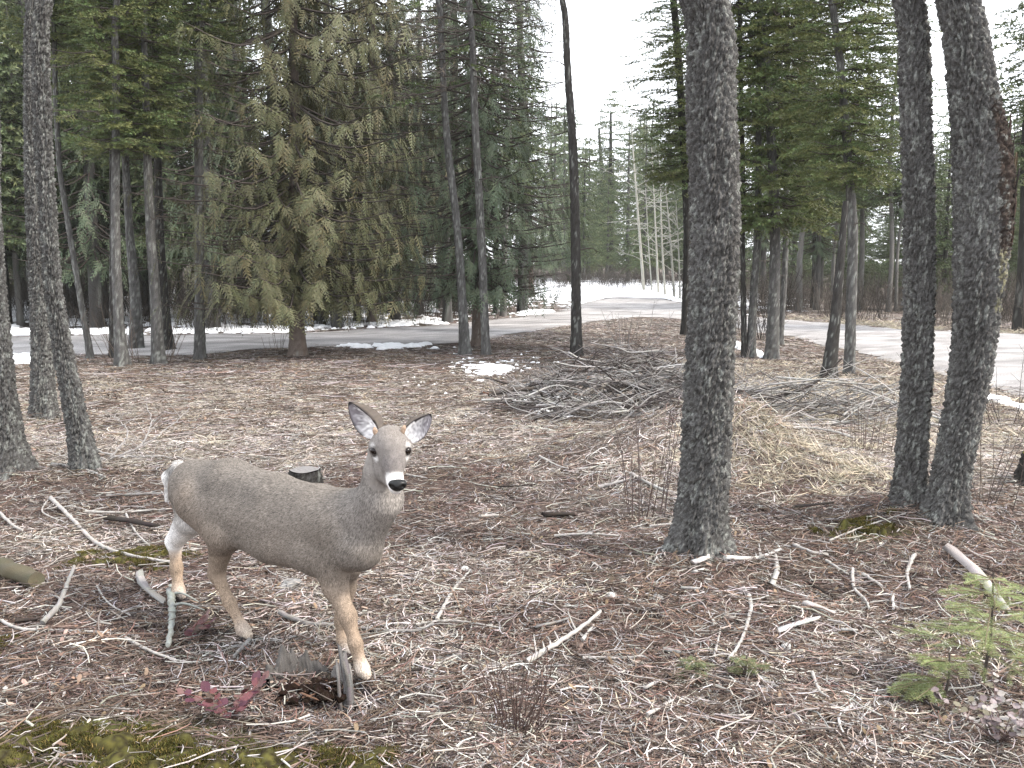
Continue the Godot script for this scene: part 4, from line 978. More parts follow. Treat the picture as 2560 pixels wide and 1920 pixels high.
# height of the crown, its widest reach, how its boughs hang; the crown's foot is at the origin
func crown(height: float, reach: float, levels: int, boughs: int, gap: float, sprays: Array, style: String, s: int) -> ArrayMesh:
	rng.seed = s
	var leaf := begin()
	var wood := begin()
	for i in levels:
		var t := (i + ri(-.3, .3)) / levels
		t = clampf(t, 0.0, .98)
		t = pow(t, 1.7 if style == "cedar" else 1.45)
		var y := height * t
		var prof := pow(1.0 - t, .75) * (.78 + .22 * minf(1.0, t * 9.0))
		if style == "round": prof = pow(1.0 - t, .6) * (.5 + .5 * minf(1.0, t * 4.0))
		for b in boughs:
			var an := TAU * (b + ri(-.45, .45)) / boughs + i * 2.4
			var l := reach * prof * ri(.6, 1.12)
			if style == "sparse" and rng.randf() < .35: continue
			if l < .15: l = .15
			var out := Vector3(cos(an), 0, sin(an))
			var sag := ri(.15, .45) if style != "cedar" else ri(.35, .6)
			var p := [Vector3(0, y, 0), Vector3(0, y, 0) + out * l * .5 + Vector3(0, -sag * l * .35, 0), Vector3(0, y, 0) + out * l + Vector3(0, -sag * l * (.45 if style == "cedar" else .4) + .1 * l, 0)]
			var line := curve(p, maxf(l / 5.0, .12))
			tube(wood, line, .012 + l * .008, .004, 3, tone.dead)
			var at := l * (.12 if style != "sparse" else .4)
			while at < l * 1.02:
				var q := minf(at / l, 1.0) * (line.size() - 1)
				var c := line[int(q)].lerp(line[mini(int(q) + 1, line.size() - 1)], q - int(q))
				var sg := -1.0 if rng.randf() < .5 else 1.0
				var sd := out.cross(Vector3.UP) * sg
				var k := at / l
				var pick: ArrayMesh = sprays[rng.randi_range(0, sprays.size() - 1)]
				var d: Vector3
				if style == "cedar":
					d = out * ri(.15, .7) + sd * ri(.0, .8) + Vector3(0, -ri(.3, 1.3), 0)
				else:
					d = out * (.45 + .5 * k) + sd * ri(.2, .95) * (1.05 - k * .6) + Vector3(0, ri(-.4, .15), 0)
				leaf.append_from(pick, 0, facing(c, d, Vector3(ri(-.3, .3), 1, ri(-.3, .3)) if style != "cedar" else (Vector3.UP + out * ri(.3, 1.2)).normalized(), ri(.7, 1.2)))
				at += gap * ri(.6, 1.3)
	var m: ArrayMesh = leaf.commit()
	m.surface_set_material(0, mat.leaf)
	wood.commit(m)
	m.surface_set_material(1, mat.wood)
	return m

func build_crowns() -> void:
	rng.seed = 77
	# each kind has sprays of several hues, dealt out at random over the whole crown
	var fir := []
	var bronze := []
	var green := []
	var back := []
	var dead := []
	var twiggy := []
	for i in 8:
		fir.append(fir_spray(ri(.36, .6), 5, 4, .05, .008, jitter(Color(.085, .115, .045).lerp(Color(.118, .13, .048), rng.randf()), .15), tone.dead))
		bronze.append(cedar_spray(ri(.28, .5), 7, .009, jitter(Color(.06, .068, .033).lerp(Color(.095, .072, .036), rng.randf() * rng.randf()), .18)))
		green.append(cedar_spray(ri(.36, .55), 6, .010, jitter(Color(.075, .1, .062).lerp(Color(.1, .115, .07), rng.randf()), .15)))
		back.append(fir_spray(ri(.6, .9), 3, 3, .11, .022, jitter(Color(.085, .112, .056).lerp(Color(.11, .13, .062), rng.randf()), .15), tone.dead))
		dead.append(dead_spray(ri(.5, .8), jitter(tone.dead, .2)))
		twiggy.append(dead[i] if i < 6 else fir[i])
	crowns.cedar_bronze = crown(22.0, 2.9, 62, 9, .17, bronze, "cedar", 21)
	crowns.cedar_green = crown(15.0, 2.6, 46, 8, .24, green, "cedar", 22)
	crowns.fir_high = crown(9.0, 1.7, 26, 5, .2, fir, "round", 23)
	crowns.fir_low = crown(10.0, 1.35, 34, 7, .17, fir, "round", 24)
	crowns.dead_top = crown(8.0, 1.5, 22, 4, .26, twiggy, "sparse", 25)
	crowns.back_a = crown(9.0, 1.9, 26, 6, .42, back, "fir", 26)
	crowns.back_b = crown(9.0, 2.2, 28, 6, .42, green, "cedar", 27)
	crowns.back_c = crown(9.0, 1.6, 24, 6, .42, back, "round", 28)

func build_forest() -> void:
	rng.seed = 31
	var names := ["cedar_tree", "conifer_tree", "conifer_tree", "conifer_tree", "conifer_tree", "conifer_tree"]
	var shape := ["back_b", "back_a", "back_b", "back_a", "back_a", "back_c"]
	var tr := {}
	for i in 6:
		tr[i] = trunk([Vector3(0, 0, .17), Vector3(ri(-.1, .1), 3.0, .14), Vector3(ri(-.15, .15), 7.0, .09), Vector3(0, 10.0, .02)], 10, .4, .01, .06, tone.bark_dark if i % 2 else tone.bark_a, tone.bark_b, tone.lichen, .12, .3, i + 60)
	var i := 0
	for f in forest:
		var v: int = f[3]
		var o := thing(names[v], f[7], "conifer", on_land(Vector2(f[0], f[1])), {"front": "conifers in the front row across the left road", "left": "conifers deep behind the left road", "middle": "thin conifers behind the grey poles", "far": "far conifers beyond the bend", "right": "conifers across the right road"}[f[6]])
		o.rotation.y = f[4]
		var h: float = f[2]
		var foot: float = {"front": ri(1.7, 2.4), "left": ri(2.0, 3.4) if f[1] > -42.0 else ri(.3, 1.0), "middle": ri(2.5, 4.0), "far": ri(.8, 2.2), "right": ri(.8, 2.6) if f[1] > -48.0 else ri(.2, .6)}[f[6]]
		var t := part("trunk", tr[i % 6], mat.bark, o)
		t.scale = Vector3(h / 13.0, h / 10.0, h / 13.0)
		var c := part("crown", crowns[shape[v]], null, o)
		c.position.y = foot
		var w := clampf(h / 13.0, .75, 1.5)
		c.scale = Vector3(w, (h - foot) / 9.0, w)
		i += 1

# ------------------------------------------------------------------ litter
func strands(count: int, spread: float, l0: float, l1: float, w0: float, w1: float, lift: float, palette: Array, stiff := .6) -> ArrayMesh:
	var st := begin()
	for i in count:
		var a := ri(0, TAU)
		var r := spread * sqrt(rng.randf())
		var p := Vector3(cos(a) * r, ri(.001, lift), sin(a) * r)
		var d := Vector3.RIGHT.rotated(Vector3.UP, ri(0, TAU))
		var l := ri(l0, l1)
		var w := ri(w0, w1)
		var turn := ri(-1, 1) * (1.0 - stiff) * 1.4
		var c: Color = jitter(palette[rng.randi_range(0, palette.size() - 1)], .25)
		var last := p
		var ld := d
		for s in 3:
			ld = ld.rotated(Vector3.UP, turn)
			var n := last + ld * l / 3.0 + Vector3(0, ri(-.5, .5) * lift * .6, 0)
			n.y = maxf(n.y, .001)
			var sd := ld.cross(Vector3.UP) * w * .5 + Vector3(0, ri(-.3, .3) * w, 0)
			var e := sd * (.35 if s == 2 else 1.0)
			st.set_normal(Vector3.UP)
			st.set_color(c)
			for q in [last - sd, n - e, last + sd, last + sd, n - e, n + e]: st.add_vertex(q)
			last = n
	return st.commit()

func twigs(count: int, spread: float, l0: float, l1: float, r0: float, r1: float, palette: Array) -> ArrayMesh:
	var st := begin()
	for i in count:
		var a := ri(0, TAU)
		var p := Vector3(cos(a), 0, sin(a)) * spread * sqrt(rng.randf()) + Vector3(0, ri(.006, .022), 0)
		var d := Vector3.RIGHT.rotated(Vector3.UP, ri(0, TAU)) * ri(l0, l1)
		var r := ri(r0, r1)
		var c: Color = jitter(palette[rng.randi_range(0, palette.size() - 1)], .2)
		var b := d.cross(Vector3.UP) * ri(-.2, .2)
		tube(st, PackedVector3Array([p, p + d * .3 + b + Vector3(0, .004, 0), p + d * .65 + b * .7, p + d + Vector3(0, ri(-.006, .02), 0)]), r, r * .5, 4, c, .1, .1)
		if rng.randf() < .5: tube(st, PackedVector3Array([p + d * .4 + b, p + d * .4 + b + (d.rotated(Vector3.UP, ri(-.9, .9))) * .35 + Vector3(0, .01, 0)]), r * .5, r * .3, 3, c)
	return st.commit()

func flakes(count: int, spread: float, s0: float, s1: float, palette: Array) -> ArrayMesh:
	var st := begin()
	for i in count:
		var a := ri(0, TAU)
		var r := spread * sqrt(rng.randf())
		var p := Vector3(cos(a) * r, ri(.004, .02), sin(a) * r)
		var s := ri(s0, s1)
		var b := Basis(Vector3(ri(-1, 1), ri(-.3, .3), ri(-1, 1)).normalized(), ri(-.7, .7)) * Basis(Vector3.UP, ri(0, TAU))
		var c: Color = jitter(palette[rng.randi_range(0, palette.size() - 1)], .25)
		var n := 6
		var rim := []
		for k in n:
			rim.append(p + b * (Vector3(cos(TAU * k / n), 0, sin(TAU * k / n) * .38) * s * ri(.6, 1.15) + Vector3(0, ri(-.15, .15) * s, 0)))
		st.set_color(c)
		for k in n:
			for q in [p + b * Vector3(0, s * .15, 0), rim[(k + 1) % n], rim[k]]: st.add_vertex(q)
	st.generate_normals()
	return st.commit()

func scatter(called: String, label: String, mesh: Mesh, m: Material, spots: Array) -> void:
	var mm := MultiMesh.new()
	mm.transform_format = MultiMesh.TRANSFORM_3D
	mm.use_colors = true
	mm.mesh = mesh
	mm.instance_count = spots.size()
	for i in spots.size():
		mm.set_instance_transform(i, spots[i][0])
		mm.set_instance_color(i, spots[i][1])
	var o := MultiMeshInstance3D.new()
	o.multimesh = mm
	o.material_override = m
	o.name = numbered(called)
	add_child(o)
	tag(o, label, "", "", "stuff")

func spot(x: float, z: float, s: float, lift := 0.0) -> Transform3D:
	var n := up_at(x, z)
	var a := ri(0, TAU)
	var d := Vector3(cos(a), 0, sin(a))
	var sd := d.cross(n).normalized()
	return Transform3D(Basis(n.cross(sd) * s, n * s, sd * s), Vector3(x, land(x, z) + lift, z))

func on_road(x: float, z: float) -> bool:
	return Geometry2D.is_point_in_polygon(Vector2(x, z), road_outline)

func build_litter() -> void:
	rng.seed = 17
	var red := [Color(0.184, 0.112, 0.089), Color(0.212, 0.145, 0.120), Color(0.134, 0.089, 0.071), Color(0.254, 0.210, 0.187), Color(0.297, 0.292, 0.285), Color(0.084, 0.061, 0.054), Color(0.107, 0.080, 0.071)]
	red.append_array([Color(.03, .024, .022), Color(.045, .034, .03), Color(.07, .05, .042)])
	var straw := [Color(0.346, 0.296, 0.257), Color(0.406, 0.361, 0.332), Color(0.276, 0.228, 0.194), Color(0.216, 0.154, 0.129), Color(0.449, 0.416, 0.405), Color(0.173, 0.150, 0.119), Color(0.121, 0.095, 0.078)]
	straw.append_array([Color(.04, .034, .03), Color(.55, .52, .48)])
	var wood := [Color(.33, .305, .28), Color(.42, .395, .365), Color(.22, .2, .185), Color(.17, .125, .1), Color(.09, .075, .065), Color(.13, .1, .085)]
	var leafy := [Color(.22, .165, .125), Color(.17, .115, .085), Color(.28, .235, .195), Color(.36, .33, .295), Color(.1, .075, .06), Color(.07, .055, .045), Color(.13, .09, .07)]
	var sets := []
	for i in 3:
		sets.append(["needle_litter", "fallen reddish pine needles strewn over the ground", strands(40, .18, .05, .15, .0018, .0036, .012, red, .75), 0])
		sets.append(["dry_grass", "matted pale dry grass lying on the ground", strands(36, .18, .05, .17, .002, .0042, .014, straw, .45), 1])
	sets.append(["twig_litter", "small broken twigs strewn over the ground", twigs(7, .3, .1, .34, .0022, .005, wood), 2])
	sets.append(["twig_litter", "fine grey twigs strewn over the ground", twigs(12, .3, .05, .2, .0014, .0032, wood), 2])
	sets.append(["bark_litter", "bark flakes and dead leaves strewn over the ground", flakes(12, .22, .005, .017, leafy), 3])
	sets.append(["bark_litter", "brown leaf scraps strewn over the ground", flakes(9, .22, .006, .024, leafy), 3])
	var lists := []
	for s in sets: lists.append([])
	var tries := 0
	while tries < 25000:
		tries += 1
		var r: float = lerpf(2.3, 19.0, pow(rng.randf(), 1.25))
		var a := ri(-.66, .66)
		var x := sin(a) * r
		var z := -cos(a) * r
		if on_road(x, z): continue
		var c := cover(x, z)
		var kind := rng.randf()
		var n := rng.randi_range(0, 2)
		var at := 0
		if kind < .76:
			at = n * 2 + (0 if rng.randf() < c.x * .95 else 1)
			if c.z > .3 and rng.randf() < .92: continue
		elif kind < .9: at = 6 + rng.randi_range(0, 1)
		else: at = 8 + rng.randi_range(0, 1)
		var k := ri(.55, 1.35)
		var big := 1.0 + smoothstep(7.0, 16.0, r) * .6
		lists[at].append([spot(x, z, ri(.8, 1.25) * big, -.002), Color(k, k * ri(.95, 1.03), k * ri(.9, 1.05))])
	for i in 7000:
		var r := ri(16.0, 36.0)
		var a := ri(-.6, .6)
		var x := sin(a) * r
		var z := -cos(a) * r
		if on_road(x, z): continue
		var k := ri(.7, 1.3)
		lists[rng.randi_range(0, 2) * 2 + (0 if rng.randf() < .55 else 1)].append([spot(x, z, ri(1.6, 2.6), -.004), Color(k, k * ri(.95, 1.03), k * ri(.9, 1.05))])
	for i in sets.size():
		scatter(sets[i][0], sets[i][1], sets[i][2], mat.litter, lists[i])

# upright dead stems and thin brush along the forest edges
func build_undergrowth() -> void:
	rng.seed = 19
	var tall := []
	for v in 2:
		var st := begin()
		for i in 16:
			var a := ri(0, TAU)
			var p := Vector3(cos(a), 0, sin(a)) * ri(0, .5)
			var h := ri(.5, 1.5)
			var d := Vector3(ri(-.35, .35), 1, ri(-.35, .35)) * h
			var c := jitter(Color(.085, .075, .066) if v == 0 else Color(.16, .14, .12), .3)
			tube(st, PackedVector3Array([p, p + d * .5 + Vector3(ri(-.05, .05), 0, ri(-.05, .05)), p + d]), .006, .003, 3, c)
			for k in 4:
				var q := p + d * ri(.3, .95)
				tube(st, PackedVector3Array([q, q + Vector3(ri(-.3, .3), ri(.05, .35), ri(-.3, .3))]), .004, .002, 3, c)
		tall.append(st.commit())
	var lists := [[], []]
	for i in 1900:
		var x := ri(-22, 0)
		var z := ri(-44, -23.5)
		var v := 0
		if i % 5 < 2:
			x = ri(5, 26)
			z = ri(-44, -21)
			v = 1 if rng.randf() < .4 else 0
		elif i % 5 == 2:
			x = ri(-3, 12)
			z = ri(-85, -58)
		if on_road(x, z) or on_road(x, z + .7): continue
		if n_low.get_noise_2d(x * 2.0, z * 2.0) < -.18: continue
		lists[v].append([Transform3D(Basis(Vector3.UP, ri(0, TAU)).scaled(Vector3.ONE * ri(.5, 1.15)), Vector3(x, land(x, z), z)), Color.WHITE * ri(.7, 1.2)])
	scatter("undergrowth", "dark leafless undergrowth below the trees across the road", tall[0], mat.wood, lists[0])
	scatter("undergrowth", "brown leafless undergrowth along the right forest edge", tall[1], mat.wood, lists[1])
	# standing dry grass: verge of the right road, grassy mound
	var st := begin()
	for i in 40:
		var a := ri(0, TAU)
		var p := Vector3(cos(a), 0, sin(a)) * ri(0, .12)
		var d := Vector3(ri(-1, 1), ri(.1, .55), ri(-1, 1)) * ri(.07, .17)
		var c := jitter(Color(.46, .41, .32), .25)
		blade(st, p, p + d, d.cross(Vector3(ri(-1, 1), 0, ri(-1, 1))).normalized() * .0035, c)
	var tuft := st.commit()
	var spots := []
	for i in 3600:
		var x := ri(1.2, 4.2)
		var z := ri(-9.6, -6.8)
		var s := ri(.6, 1.2)
		if i % 3 == 1:
			x = ri(2.5, 11)
			z = ri(-17, -9)
			s = ri(.7, 1.3)
		elif i % 3 == 2:
			x = ri(-6, 5)
			z = ri(-17, -8)
			s = ri(.35, .8)
		if on_road(x, z): continue
		if i % 3 == 0 and bump(x, z, 2.1, -7.8, .6, .75, 1.0) < rng.randf(): continue
		if i % 3 == 2 and rng.randf() < cover(x, z).x: continue
		spots.append([spot(x, z, s), Color.WHITE * ri(.7, 1.15)])
	for i in 900:
		var x := ri(5, 24)
		var z := ri(-30, -21)
		if on_road(x, z) or not (on_road(x - .6, z + 1.3) or on_road(x, z + 1.2)): continue
		spots.append([spot(x, z, ri(1.2, 2.4)), Color.WHITE * ri(.8, 1.2)])
	scatter("grass", "pale dry grass tufts on the mound and the verges", tuft, mat.litter, spots)

# ------------------------------------------------------------------ stones, stumps, brush
func lump(r: float, flat: float, c: Color, rough: float, s: float, seg := 20) -> ArrayMesh:
	var v := PackedVector3Array()
	var cc := PackedColorArray()
	var ix := PackedInt32Array()
	for i in seg + 1:
		var t := PI * i / seg
		for k in seg * 2:
			var a := TAU * k / (seg * 2)
			var d := Vector3(sin(t) * cos(a), cos(t), sin(t) * sin(a))
			var q := d * 1.6 + Vector3(s, s * 2.0, 0)
			var rr := 1.0 + rough * (n_plate.get_noise_3dv(q * .35) * .7 + n_mid.get_noise_3dv(q * .6) * .8 + n_fine.get_noise_3dv(q * .5) * .25)
			var p := d * r * rr
			p.y = p.y * flat + r * flat * .35
			v.append(p)
			var f := 1.0 + n_fine.get_noise_3dv(q * .7) * .45 + n_mid.get_noise_3dv(q) * .3
			cc.append(Color(c.r * f, c.g * f, c.b * f))
	for i in seg:
		for k in seg * 2:
			var p := i * seg * 2 + k
			var q := i * seg * 2 + (k + 1) % (seg * 2)
			ix.append_array([p, p + seg * 2, q, q, p + seg * 2, q + seg * 2])
	return smooth(v, cc, ix)

func build_stones() -> void:
	rng.seed = 3
	var k := 0.0
	for s in stones:
		k += 3.1
		var c: Color = {"white": Color(.62, .60, .57), "grey": Color(.27, .26, .25), "pale": Color(.45, .42, .39)}[s[0]]
		var o := part("stone", lump(s[3], s[4], c, .35, k), mat.stone, self)
		o.position = on_land(s[2], -.004)
		o.rotation.y = k
		tag(o, s[1], "stone", "stones lying in the litter")

func cut_stump(at: Vector3) -> void:
	var o := thing("tree_stump", "low sawn stump with a grey cut face behind the deer's back", "stump", at)
	part("bark", trunk([Vector3(0, 0, .125), Vector3(0, .08, .115), Vector3(.0, .16, .108)], 60, .01, .012, .022, tone.bark_dark, tone.bark_a, tone.lichen, .1, .25, 4), mat.bark, o)
	var st := begin()
	var n := 40
	for i in 6:
		for k in n:
			var c := Color(.30, .28, .27) * (1.0 if i % 2 else .86)
			c.a = 1.0
			for e in [[i, k], [i, k + 1], [i + 1, k], [i + 1, k], [i, k + 1], [i + 1, k + 1]]:
				var r: float = .112 * e[0] / 6.0
				var a: float = TAU * e[1] / n
				st.set_color(jitter(c, .08))
				st.add_vertex(Vector3(cos(a) * r, .157 + .004 * sin(a * 3.0) * e[0] / 6.0, sin(a) * r))
	st.generate_normals()
	part("cut_face", st.commit(), mat.wood, o)

func rotten_stump(at: Vector3) -> void:
	rng.seed = 66
	var o := thing("rotten_stump", "hollow rotten stump with dark crumbling wood at the deer's feet", "stump", at)
	# the broken grey wall standing behind a dark crumbling hollow
	part("broken_wall", jagged_shell(PI * .9, PI * 1.62, .165, .115, .11, Color(.13, .12, .112)), mat.wood, o)
	part("broken_wall", jagged_shell(PI * 1.66, PI * 2.08, .17, .12, .075, Color(.27, .25, .235)), mat.wood, o)
	for k in 46:
		var p := Vector3(ri(-.17, .17), ri(-.02, .03), ri(-.06, .13))
		var m := part("crumb", lump(ri(.014, .04), .7, Color(.022, .014, .011), .6, k * 2.0, 7), mat.wood, o)
		m.position = p
	for k in 9:
		var p := Vector3(ri(-.2, .16), ri(.01, .04), ri(-.02, .16))
		var d := Vector3(ri(-1, 1), ri(-.1, .1), ri(-1, 1)).normalized() * ri(.05, .11)
		part("splinter", splinter(p, p + d, ri(.004, .009), Color(.17, .1, .07)).commit(), mat.wood, o)
	# the tall grey spike in front of it
	var s := thing("wood_spike", "tall split grey spike of rotten wood by the deer's front hooves", "wood piece", on_land(Vector2(splinter_at.x, splinter_at.z)))
	for k in 4:
		var x := (k - 1.5) * .014
		part("splinter", splinter(Vector3(x, -.05, ri(-.015, .015)), Vector3(x * .8 - .018, [.19, .24, .215, .12][k], ri(-.03, .0)), [.015, .017, .016, .014][k], Color(.17, .16, .155)).commit(), mat.wood, s)

# part of a rotten stump's wall: grained, with a torn upper edge
func jagged_shell(a0: float, a1: float, rx: float, rz: float, h: float, c: Color) -> ArrayMesh:
	var v := PackedVector3Array()
	var cc := PackedColorArray()
	var ix := PackedInt32Array()
	var n := 60
	var rows := 8
	for side in 2:
		var start := v.size()
		for i in n + 1:
			var t := float(i) / n
			var a := lerpf(a0, a1, t)
			var top := h * (.55 + .45 * sin(PI * t)) * (1.0 + n_fine.get_noise_2d(t * .35, h * 9.0) * 1.0 + n_fine.get_noise_2d(t * 2.0, 3.0) * .35)
			var rib := n_fine.get_noise_2d(t * 2.6 + side * 4.0, 8.0)
			for k in rows + 1:
				var y := -.05 + (top + .05) * k / rows
				var thick := (.022 + .006 * rib) * (1.0 - .6 * float(k) / rows)
				var rr := 1.0 + (thick / rx if side == 0 else -thick / rx) + n_fine.get_noise_2d(t * 2.0, y * 3.0) * .05
				v.append(Vector3(cos(a) * rx * rr, y, sin(a) * rz * rr))
				var f := 1.0 + rib * .4 + n_fine.get_noise_2d(t * 6.0, y * 4.0) * .4
				cc.append(Color(c.r * f, c.g * f, c.b * f))
		for i in n:
			for k in rows:
				var p := start + i * (rows + 1) + k
				var q := p + rows + 1
				ix.append_array([p, p + 1, q, q, p + 1, q + 1] if side == 0 else [p, q, p + 1, q, q + 1, p + 1])
	var m := (n + 1) * (rows + 1)
	for i in n:
		var p := i * (rows + 1) + rows
		var q := p + rows + 1
		ix.append_array([p, p + m, q, q, p + m, q + m])
	return smooth(v, cc, ix)

func moss_stump_thing() -> void:
	var at := on_land(Vector2(moss_stump.x + .17, moss_stump.z))
	var o := thing("mossy_stump", "moss topped stump at the right edge of the picture", "stump", at)
	part("bark", trunk([Vector3(0, 0, .17), Vector3(0, .15, .15), Vector3(0, .26, .145)], 60, .012, .014, .025, tone.bark_dark, tone.bark_a, tone.lichen, .1, .3, 9), mat.bark, o)
	var m := part("moss_cap", lump(.155, .3, Color(.14, .13, .035), .3, 12.0), mat.litter, o)
	m.position.y = .24

func bush(called: String, label: String, at: Vector3, stems: int, h0: float, h1: float, lean: float, r: float, c: Color, twigs: int, spread := .06) -> Node3D:
	var o := thing(called, label, "shrub", on_land(Vector2(at.x, at.z)), "bare twiggy shrubs")
	for i in stems:
		var st := begin()
		var a := ri(0, TAU)
		var p := Vector3(cos(a), 0, sin(a)) * ri(0, spread)
		var h := ri(h0, h1)
		var d := Vector3(cos(a) * lean * ri(.1, 1), 1, sin(a) * lean * ri(.1, 1)).normalized() * h
		var line := curve([p, p + d * .5 + Vector3(ri(-.02, .02), .01, ri(-.02, .02)), p + d], .05)
		tube(st, line, r, r * .4, 5, jitter(c, .25), .1, .1)
		for k in twigs:
			var q := line[rng.randi_range(line.size() / 3, line.size() - 1)]
			tube(st, PackedVector3Array([q, q + Vector3(ri(-.5, .5), ri(.2, .7), ri(-.5, .5)) * h * .25]), r * .5, r * .25, 4, jitter(c, .25))
		part("stem", st.commit(), mat.wood, o)
	return o

func build_bushes() -> void:
	rng.seed = 23
	bush("bare_shrub", "fan of dark brown upright twigs at the lower edge", shrub_at, 46, .18, .42, .75, .0022, Color(.10, .07, .06), 1, .09)
	bush("bare_shrub", "sparse upright dark twigs left of the thickest trunk", twigs_a, 12, .45, .95, .25, .0035, Color(.12, .09, .085), 3, .2)
	bush("bare_shrub", "reddish bare twigs behind the mound near the twin trunks", twigs_b, 16, .3, .75, .45, .003, Color(.16, .12, .105), 3, .3)
	bush("bare_shrub", "bare grey twigs at the right edge beside the mossy stump", twigs_c, 12, .3, .8, .5, .0035, Color(.15, .125, .11), 4, .35)
	bush("bare_shrub", "grey bramble tangle right behind the thickest trunk", twigs_d, 22, .4, .9, .9, .004, Color(.26, .24, .22), 4, .3)
	bush("bare_shrub", "twiggy brush at the feet of the left pole cluster", twigs_e, 26, .5, 1.2, .7, .005, Color(.16, .13, .11), 4, .7)
	bush("bare_shrub", "low bare twigs left of the bronze cedar's foot", twigs_f, 12, .2, .5, .5, .005, Color(.22, .19, .16), 2, .35)
	bush("bare_shrub", "pale bare twigs standing behind the brush pile", twigs_g, 18, .4, 1.0, .8, .005, Color(.3, .27, .25), 4, .5)
	bush("bare_shrub", "dark bare shrub at the right edge by the snow patch", twigs_h, 20, .4, .9, .6, .004, Color(.12, .1, .09), 5, .4)
	# a fallen white bare branch with forks, left of the deer
	var w := thing("dead_branch", "small white forked dead branch behind the deer's rump", "branch", on_land(Vector2(white_branch.x, white_branch.z)))
	for e in [[Vector3(-.1, .0, .05), Vector3(.12, .06, 0), Vector3(.38, .2, -.1), Vector3(.62, .42, -.3)], [Vector3(.05, .04, 0), Vector3(-.2, .1, -.1), Vector3(-.36, .24, -.2)], [Vector3(.25, .12, -.05), Vector3(.3, .3, -.2), Vector3(.22, .46, -.3)], [Vector3(.0, .03, 0), Vector3(.1, .22, -.15), Vector3(-.05, .36, -.25)], [Vector3(.1, .04, .05), Vector3(.4, .06, .1), Vector3(.75, .03, .05)], [Vector3(-.05, .02, .02), Vector3(-.35, .04, .05), Vector3(-.55, .1, .0)]]:
		var st := begin()
		var line := curve(e, .03)
		for i in line.size(): line[i] += Vector3(ri(-1, 1), ri(-1, 1), ri(-1, 1)) * .008
		tube(st, line, .010, .003, 6, Color(.46, .43, .41), .1, .12)
		for k in 6:
			var q := line[rng.randi_range(2, line.size() - 1)]
			var d := Vector3(ri(-.3, .3), ri(-.05, .3), ri(-.2, .2)) * .6
			tube(st, PackedVector3Array([q, q + d * .5 + Vector3(ri(-.02, .02), .01, 0), q + d]), .004, .0015, 4, Color(.42, .39, .37))
		part("limb", st.commit(), mat.wood, w)

